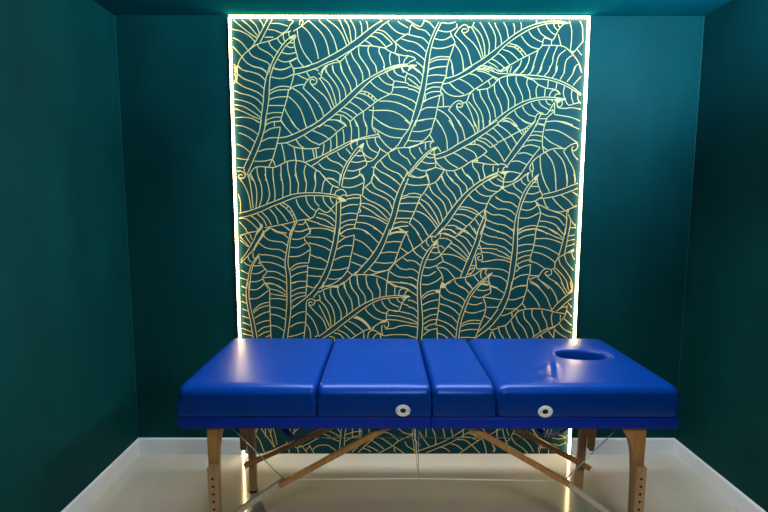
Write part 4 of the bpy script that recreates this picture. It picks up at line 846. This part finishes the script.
# head section with the face opening: rings from the oval hole out to the rounded outer edge
def head_cushion():
    x0, x1, y0, y1, z0, z1 = S3 + g, TX1, TY0, TY1, ZR1 + 0.0015, ZC1
    hx, hy, ha, hb = 0.655, -0.632, 0.108, 0.066
    RX, RY, RZ = 0.034, 0.040, 0.036
    corner = 0.030
    n_ = 240
    wr = [(0.456, -0.825, 0.011, 0.075, -0.31, -0.004), (0.476, -0.825, 0.010, 0.080, -0.31, 0.003),
          (0.392, -0.940, 0.022, 0.016, 0.2, 0.0045), (0.424, -0.785, 0.036, 0.012, 0.5, -0.0022),
          (0.418, -0.755, 0.036, 0.012, 0.5, 0.0016), (0.390, -0.86, 0.030, 0.012, 0.6, 0.002),
          (0.225, -0.94, 0.01, 0.03, -0.5, -0.004)]
    def outer(a, inset):
        # ray from the hole centre to the outer outline shrunk by inset, corners rounded
        ex0, ex1, ey0, ey1 = x0 + inset * 0.9, x1 - inset * 0.9, y0 + inset, y1 - inset
        rc = max(corner - inset * 0.3, 0.014)
        c, s = math.cos(a), math.sin(a)
        tx = ((ex1 if c > 0 else ex0) - hx) / c if abs(c) > 1e-9 else 1e9
        ty = ((ey1 if s > 0 else ey0) - hy) / s if abs(s) > 1e-9 else 1e9
        t = min(tx, ty)
        px, py = hx + c * t, hy + s * t
        ccx = ex1 - rc if px > ex1 - rc else (ex0 + rc if px < ex0 + rc else None)
        ccy = ey1 - rc if py > ey1 - rc else (ey0 + rc if py < ey0 + rc else None)
        if ccx is not None and ccy is not None:
            ox, oy = hx - ccx, hy - ccy
            bb = ox * c + oy * s
            disc = bb * bb - (ox * ox + oy * oy - rc * rc)
            if disc > 0:
                t = -bb + math.sqrt(disc)
                px, py = hx + c * t, hy + s * t
        return px, py
    # angles chosen so that the outer outline is evenly covered
    angs = []
    per = 100
    for (ax, ay), (bx, by) in (((x1, y0), (x1, y1)), ((x1, y1), (x0, y1)), ((x0, y1), (x0, y0)), ((x0, y0), (x1, y0))):
        for i in range(per):
            t = 0.5 - 0.5 * math.cos(math.pi * i / per)
            t = 0.35 * (i / per) + 0.65 * t
            angs.append(math.atan2(ay + (by - ay) * t - hy, ax + (bx - ax) * t - hx))
    rings = []
    def dome(x, y):
        u = (x - x0) / (x1 - x0) * 2 - 1
        v = (y - y0) / (y1 - y0) * 2 - 1
        z = 0.006 * max(0, 1 - u ** 4) * max(0, 1 - v ** 4)
        for (gx, gy, sx, sy, rot, amp) in wr:
            z += amp * gauss(x, y, gx, gy, sx, sy, rot)
        return z
    def ell(a, k):
        c, s = math.cos(a), math.sin(a)
        # direction to the ellipse point on this ray, squarish oval
        r = 1 / ((abs(c) / (ha + k)) ** 2.4 + (abs(s) / (hb + k)) ** 2.4) ** (1 / 2.4)
        return hx + c * r, hy + s * r
    # inner wall of the hole, bottom to top, then its rolled rim
    for z in (ZR0 + 0.004, ZR1 - 0.01, ZR1 + 0.02, z1 - 0.04):
        rings.append([(*ell(a, 0), z) for a in angs])
    R1 = 0.015
    for i in range(1, 9):
        t = i / 8 * math.pi / 2
        row = []
        for a in angs:
            x, y = ell(a, R1 * (1 - math.cos(t)))
            row.append((x, y, z1 - 0.004 - R1 * (1 - math.sin(t)) + dome(x, y)))
        rings.append(row)
    for i in range(1, 90):
        t = i / 90
        row = []
        for a in angs:
            ax, ay = ell(a, R1)
            bx, by = outer(a, RY)
            x, y = ax + (bx - ax) * t, ay + (by - ay) * t
            rim = 0.004 * math.exp(-(t * 6) ** 2)
            row.append((x, y, z1 - rim + dome(x, y)))
        rings.append(row)
    for i in range(0, 11):
        t = i / 10 * math.pi / 2
        row = []
        for a in angs:
            x, y = outer(a, RY * (1 - math.sin(t)))
            row.append((x, y, z1 - RZ * (1 - math.cos(t)) + dome(x, y) * math.cos(t)))
        rings.append(row)
    for i in range(1, 8):
        t = i / 8
        z = (z1 - RZ) + (z0 + 0.010 - (z1 - RZ)) * t
        puff = 0.0035 * math.sin(math.pi * t)
        rings.append([(*outer(a, -puff), z) for a in angs])
    for i in range(1, 5):
        t = i / 4 * math.pi / 2
        rings.append([(*outer(a, 0.010 * (1 - math.cos(t))), z0 + 0.010 * (1 - math.sin(t))) for a in angs])
    rings.append([(*outer(a, 0.06), z0) for a in angs])
    bm_ = bmesh.new()
    V = [[bm_.verts.new(q) for q in row] for row in rings]
    m_ = len(angs)
    for a, c in zip(V, V[1:]):
        for i in range(m_):
            j = (i + 1) % m_
            bm_.faces.new((a[i], a[j], c[j], c[i]))
    return link('cushion', bm_, M_BLUE, table, smooth=True)
head_cushion()
# blue lining that closes the bottom of the face opening
bm = bmesh.new()
vs = [bm.verts.new((0.655 + 0.112 * math.cos(i * math.tau / 48), -0.632 + 0.070 * math.sin(i * math.tau / 48), ZR1 + 0.006)) for i in range(48)]
mid = bm.verts.new((0.655, -0.632, ZR1 + 0.028))
for i in range(48):
    bm.faces.new((vs[i], vs[(i + 1) % 48], mid))
lo = [bm.verts.new((v.co.x, v.co.y, ZR1 + 0.001)) for v in vs]
for i in range(48):
    bm.faces.new((vs[i], lo[i], lo[(i + 1) % 48], vs[(i + 1) % 48]))
bm.faces.new(lo)
link('hole_plug', bm, M_BLUE, table, smooth=True)

# armrest grommets on the near side
def lathe_y(bm_, prof, cx, y, cz, sz=1.0, seg=40):
    rows = []
    for r, d in prof:
        rows.append([bm_.verts.new((cx + r * math.cos(k * math.tau / seg), y - d, cz + sz * r * math.sin(k * math.tau / seg))) for k in range(seg)])
    for a, c in zip(rows, rows[1:]):
        for k in range(seg):
            j = (k + 1) % seg
            bm_.faces.new((a[k], a[j], c[j], c[k]))
    return rows
for gx, gz in ((-0.154, 0.7185), (0.372, 0.7150)):
    bm = bmesh.new()
    yb = TY0 - 0.001
    rows = lathe_y(bm, [(0.0275, 0.0), (0.0275, 0.003), (0.0255, 0.0048), (0.014, 0.0055), (0.0115, 0.0045), (0.0105, 0.0)], gx, yb, gz, 0.84)
    link_ring = link('grommet', bm, M_PLAST, table, smooth=True, angle=50)
    bm = bmesh.new()
    rows = lathe_y(bm, [(0.0112, 0.0005), (0.0112, 0.0020), (0.0108, 0.0022)], gx, yb, gz, 0.84)
    bm.faces.new(rows[-1])
    bm.faces.new(rows[0][::-1])
    link('socket', bm, M_HOLE_SHADE, link_ring)  # dark disc painted in as the shade of the socket
    for sx in (-1, 1):
        bm = bmesh.new()
        rows = lathe_y(bm, [(0.0024, 0.004), (0.0024, 0.0060), (0.0016, 0.0066)], gx + sx * 0.0195, yb, gz, 1.0, 12)
        bm.faces.new(rows[-1])
        bm.faces.new(rows[0][::-1])
        link('screw', bm, M_STEEL, link_ring)

# legs: tapered upper board with a curved gusset on the inner side, drilled extension board below
def leg(xt, xb, yc, s, front, gk=1.0, w0=0.034):
    # s = +1 when the inner side of the leg lies towards +x
    th = 0.030
    zt = ZR0
    zj = 0.24 if front else 0.40
    def ax(z):
        return xb + (xt - xb) * (z / zt)
    o_ = []
    o_.append((ax(zt) - s * w0 / 2, zt - 0.001))
    gz = [(0.094, zt - 0.001), (0.090, zt - 0.008), (0.074, zt - 0.030), (0.061, zt - 0.058), (0.051, zt - 0.09), (0.045, zt - 0.125), (0.041, zt - 0.17), (0.038, zt - 0.22), (w0, zj - 0.02)]
    for wd, z in gz:
        o_.append((ax(z) + s * (-w0 / 2 + w0 + (wd - w0) * gk), z))
    o_.append((ax(zj - 0.02) - s * w0 / 2, zj - 0.02))
    bm_ = bmesh.new()
    prism(bm_, o_, yc - th / 2, yc + th / 2)
    bevel(bm_, 0.003, 1)
    up = link('leg', bm_, M_WOOD, table, smooth=True, angle=35)
    # extension board, clamped on the side that faces away from the middle of the table
    sy = -1 if front else 1
    ye = yc + sy * (th / 2 + 0.012)
    we = 0.036
    zt2 = 0.492 if front else 0.47
    off = (0.007 if s > 0 else -0.004) if front else 0.0
    bm_ = bmesh.new()
    prism(bm_, [(ax(zt2) - we / 2 + off + 0.004, zt2), (ax(zt2) + we / 2 + off - 0.004, zt2), (ax(zt2 - 0.006) + we / 2 + off, zt2 - 0.006),
                (ax(0.02) + we / 2 + off, 0.012), (ax(0.02) - we / 2 + off, 0.012), (ax(zt2 - 0.006) - we / 2 + off, zt2 - 0.006)], ye - 0.0115, ye + 0.0115)
    ext = link('leg_extension', bm_, [M_WOOD2, M_HOLE_SHADE], up)
    cb = bmesh.new()
    for k in range(9):
        z = 0.4436 - 0.0308 * k
        bmesh.ops.create_cone(cb, cap_ends=True, segments=16, radius1=0.0050, radius2=0.0050, depth=0.018,
                              matrix=Matrix.Translation((ax(z) + off, ye + sy * 0.0115, z)) @ Matrix.Rotation(math.pi / 2, 4, 'X'))
    for f in cb.faces:
        f.material_index = 1  # hole walls coloured black for the shade inside
    cut_with(ext, cb)
    bm_ = bmesh.new()
    box(bm_, ax(0.0) + off - we / 2 - 0.001, ax(0.0) + off + we / 2 + 0.001, ye - 0.0135, ye + 0.0135, 0.0, 0.0125)
    bevel(bm_, 0.003, 2)
    link('rubber_foot', bm_, M_RUBBER, ext, smooth=True, angle=40)
    if not front:
        # short outer board with a rounded lower end
        bm_ = bmesh.new()
        zb, wb = 0.255, 0.030
        xo = -s * (w0 / 2 + wb / 2 + 0.001)
        pr = [(ax(ZR0) + xo - wb / 2, ZR0 - 0.001), (ax(ZR0) + xo + wb / 2, ZR0 - 0.001)]
        for k in range(9):
            a = -math.pi * k / 8
            pr.append((ax(zb) + xo + wb / 2 * math.cos(a), zb + 0.4 * wb * math.sin(a)))
        prism(bm_, pr, yc - 0.012, yc + 0.012)
        link('leg_stiffener', bm_, M_WOOD, up)
    return up
leg(-0.882, -0.872, -0.965, 1, True, 0.62, 0.030)
leg(0.756, 0.747, -0.965, -1, True, 1.05)
leg(-0.899, -0.893, -0.412, 1, False)
leg(0.800, 0.778, -0.412, -1, False)

# folding struts from the legs up to the hinge frame, near pair and far pair
def strut(a, b2, yc, wd=0.022, th=0.018, mat=None):
    bm_ = bmesh.new()
    bar(bm_, (a[0], yc, a[1]), (b2[0], yc, b2[1]), wd, th)
    bevel(bm_, 0.003, 1)
    o_ = link('brace', bm_, mat or M_WOOD, table, smooth=True, angle=35)
    return o_
YN, YB = -0.937, -0.448
strut((-0.885, 0.207), (-0.604, 0.406), YN, mat=M_WOOD_LIT)
strut((-0.630, 0.390), (-0.200, 0.632), YN - 0.019)
strut((0.760, 0.194), (0.468, 0.407), YN, mat=M_WOOD_LIT)
strut((0.494, 0.396), (0.098, 0.632), YN - 0.019)
strut((-0.918, 0.178), (-0.180, 0.524), YB, 0.026)
strut((0.806, 0.164), (0.110, 0.552), YB, 0.026)
# wooden cross rail under the hinge that carries the struts
for x in (-0.185, 0.105):
    bm = bmesh.new()
    box(bm, x - 0.02, x + 0.02, YN + 0.012, YB - 0.012, ZR0 - 0.022, ZR0 - 0.001)
    cross = link('cross_rail', bm, M_WOOD, table)
    bm = bmesh.new()
    box(bm, x - 0.016, x + 0.016, YB + 0.0095, YB + 0.0275, 0.51, ZR0 - 0.001)
    link('hanger', bm, M_WOOD, cross)

# steel cables: corner of the table - strut joint - across - strut joint - other corner
def cable(pts, r=0.0022, mat=None):
    bm_ = bmesh.new()
    tube(bm_, pts, r, 8)
    return link('cable', bm_, mat or M_STEEL, table, smooth=True)
yc = YN - 0.012
cable([(-0.833, yc, ZR0), (-0.72, yc, 0.524), (-0.612, yc, 0.408)])
cable([(-0.612, yc, 0.408), (-0.35, yc, 0.411), (-0.0905, yc, 0.413), (0.2, yc, 0.408), (0.478, yc, 0.402)], 0.0025, M_CORD)
cable([(0.478, yc, 0.402), (0.51, yc, 0.438), (0.700, yc, ZR0)])
cable([(-0.0905, yc, 0.413), (-0.0905, yc, ZR0)], 0.0017)
cable([(-0.102, yc + 0.01, ZR0), (-0.106, yc + 0.01, 0.59), (-0.099, yc + 0.008, 0.555), (-0.098, yc + 0.006, 0.49), (-0.0915, yc, 0.413)], 0.0017, M_CORD)
cable([(-0.60, YB - 0.012, 0.331), (0.50, YB - 0.012, 0.331)], 0.0018)

# webbing carry handles hanging from the far side rail
def handle(xa, xb, zlow):
    y = TY1 + 0.004
    pts = catmull([(xa, y, ZR0 + 0.03), (xa - 0.004, y + 0.004, 0.50), (xa + 0.004, y + 0.008, zlow + 0.075), (xa + 0.03, y + 0.010, zlow + 0.022),
                   ((xa * 2 + xb) / 3, y + 0.012, zlow + 0.003), ((xa + xb) / 2, y + 0.012, zlow), ((xa + 2 * xb) / 3, y + 0.012, zlow + 0.004), (xb - 0.03, y + 0.010, zlow + 0.024),
                   (xb - 0.004, y + 0.008, zlow + 0.080), (xb + 0.004, y + 0.004, 0.50), (xb, y, ZR0 + 0.03)], 0.02)
    bm_ = bmesh.new()
    prev = None
    for i, q in enumerate(pts):
        d = (pts[min(i + 1, len(pts) - 1)] - pts[max(i - 1, 0)]).normalized()
        upright = abs(d.z)
        # the band lies flat against the rail at its ends and turns edge-on along the grip
        wv = Vector((upright, 1 - upright, 0)).normalized() * 0.018
        nv = d.cross(wv).normalized() * 0.0022
        row = [bm_.verts.new(q + wv + nv), bm_.verts.new(q - wv + nv), bm_.verts.new(q - wv - nv), bm_.verts.new(q + wv - nv)]
        if prev:
            for k in range(4):
                bm_.faces.new((prev[k], prev[(k + 1) % 4], row[(k + 1) % 4], row[k]))
        else:
            bm_.faces.new(row)
        prev = row
    bm_.faces.new(prev[::-1])
    return link('carry_handle', bm_, M_STRAP, table, smooth=True, angle=50)
handle(-0.745, -0.520, 0.262)
handle(0.560, 0.745, 0.284)
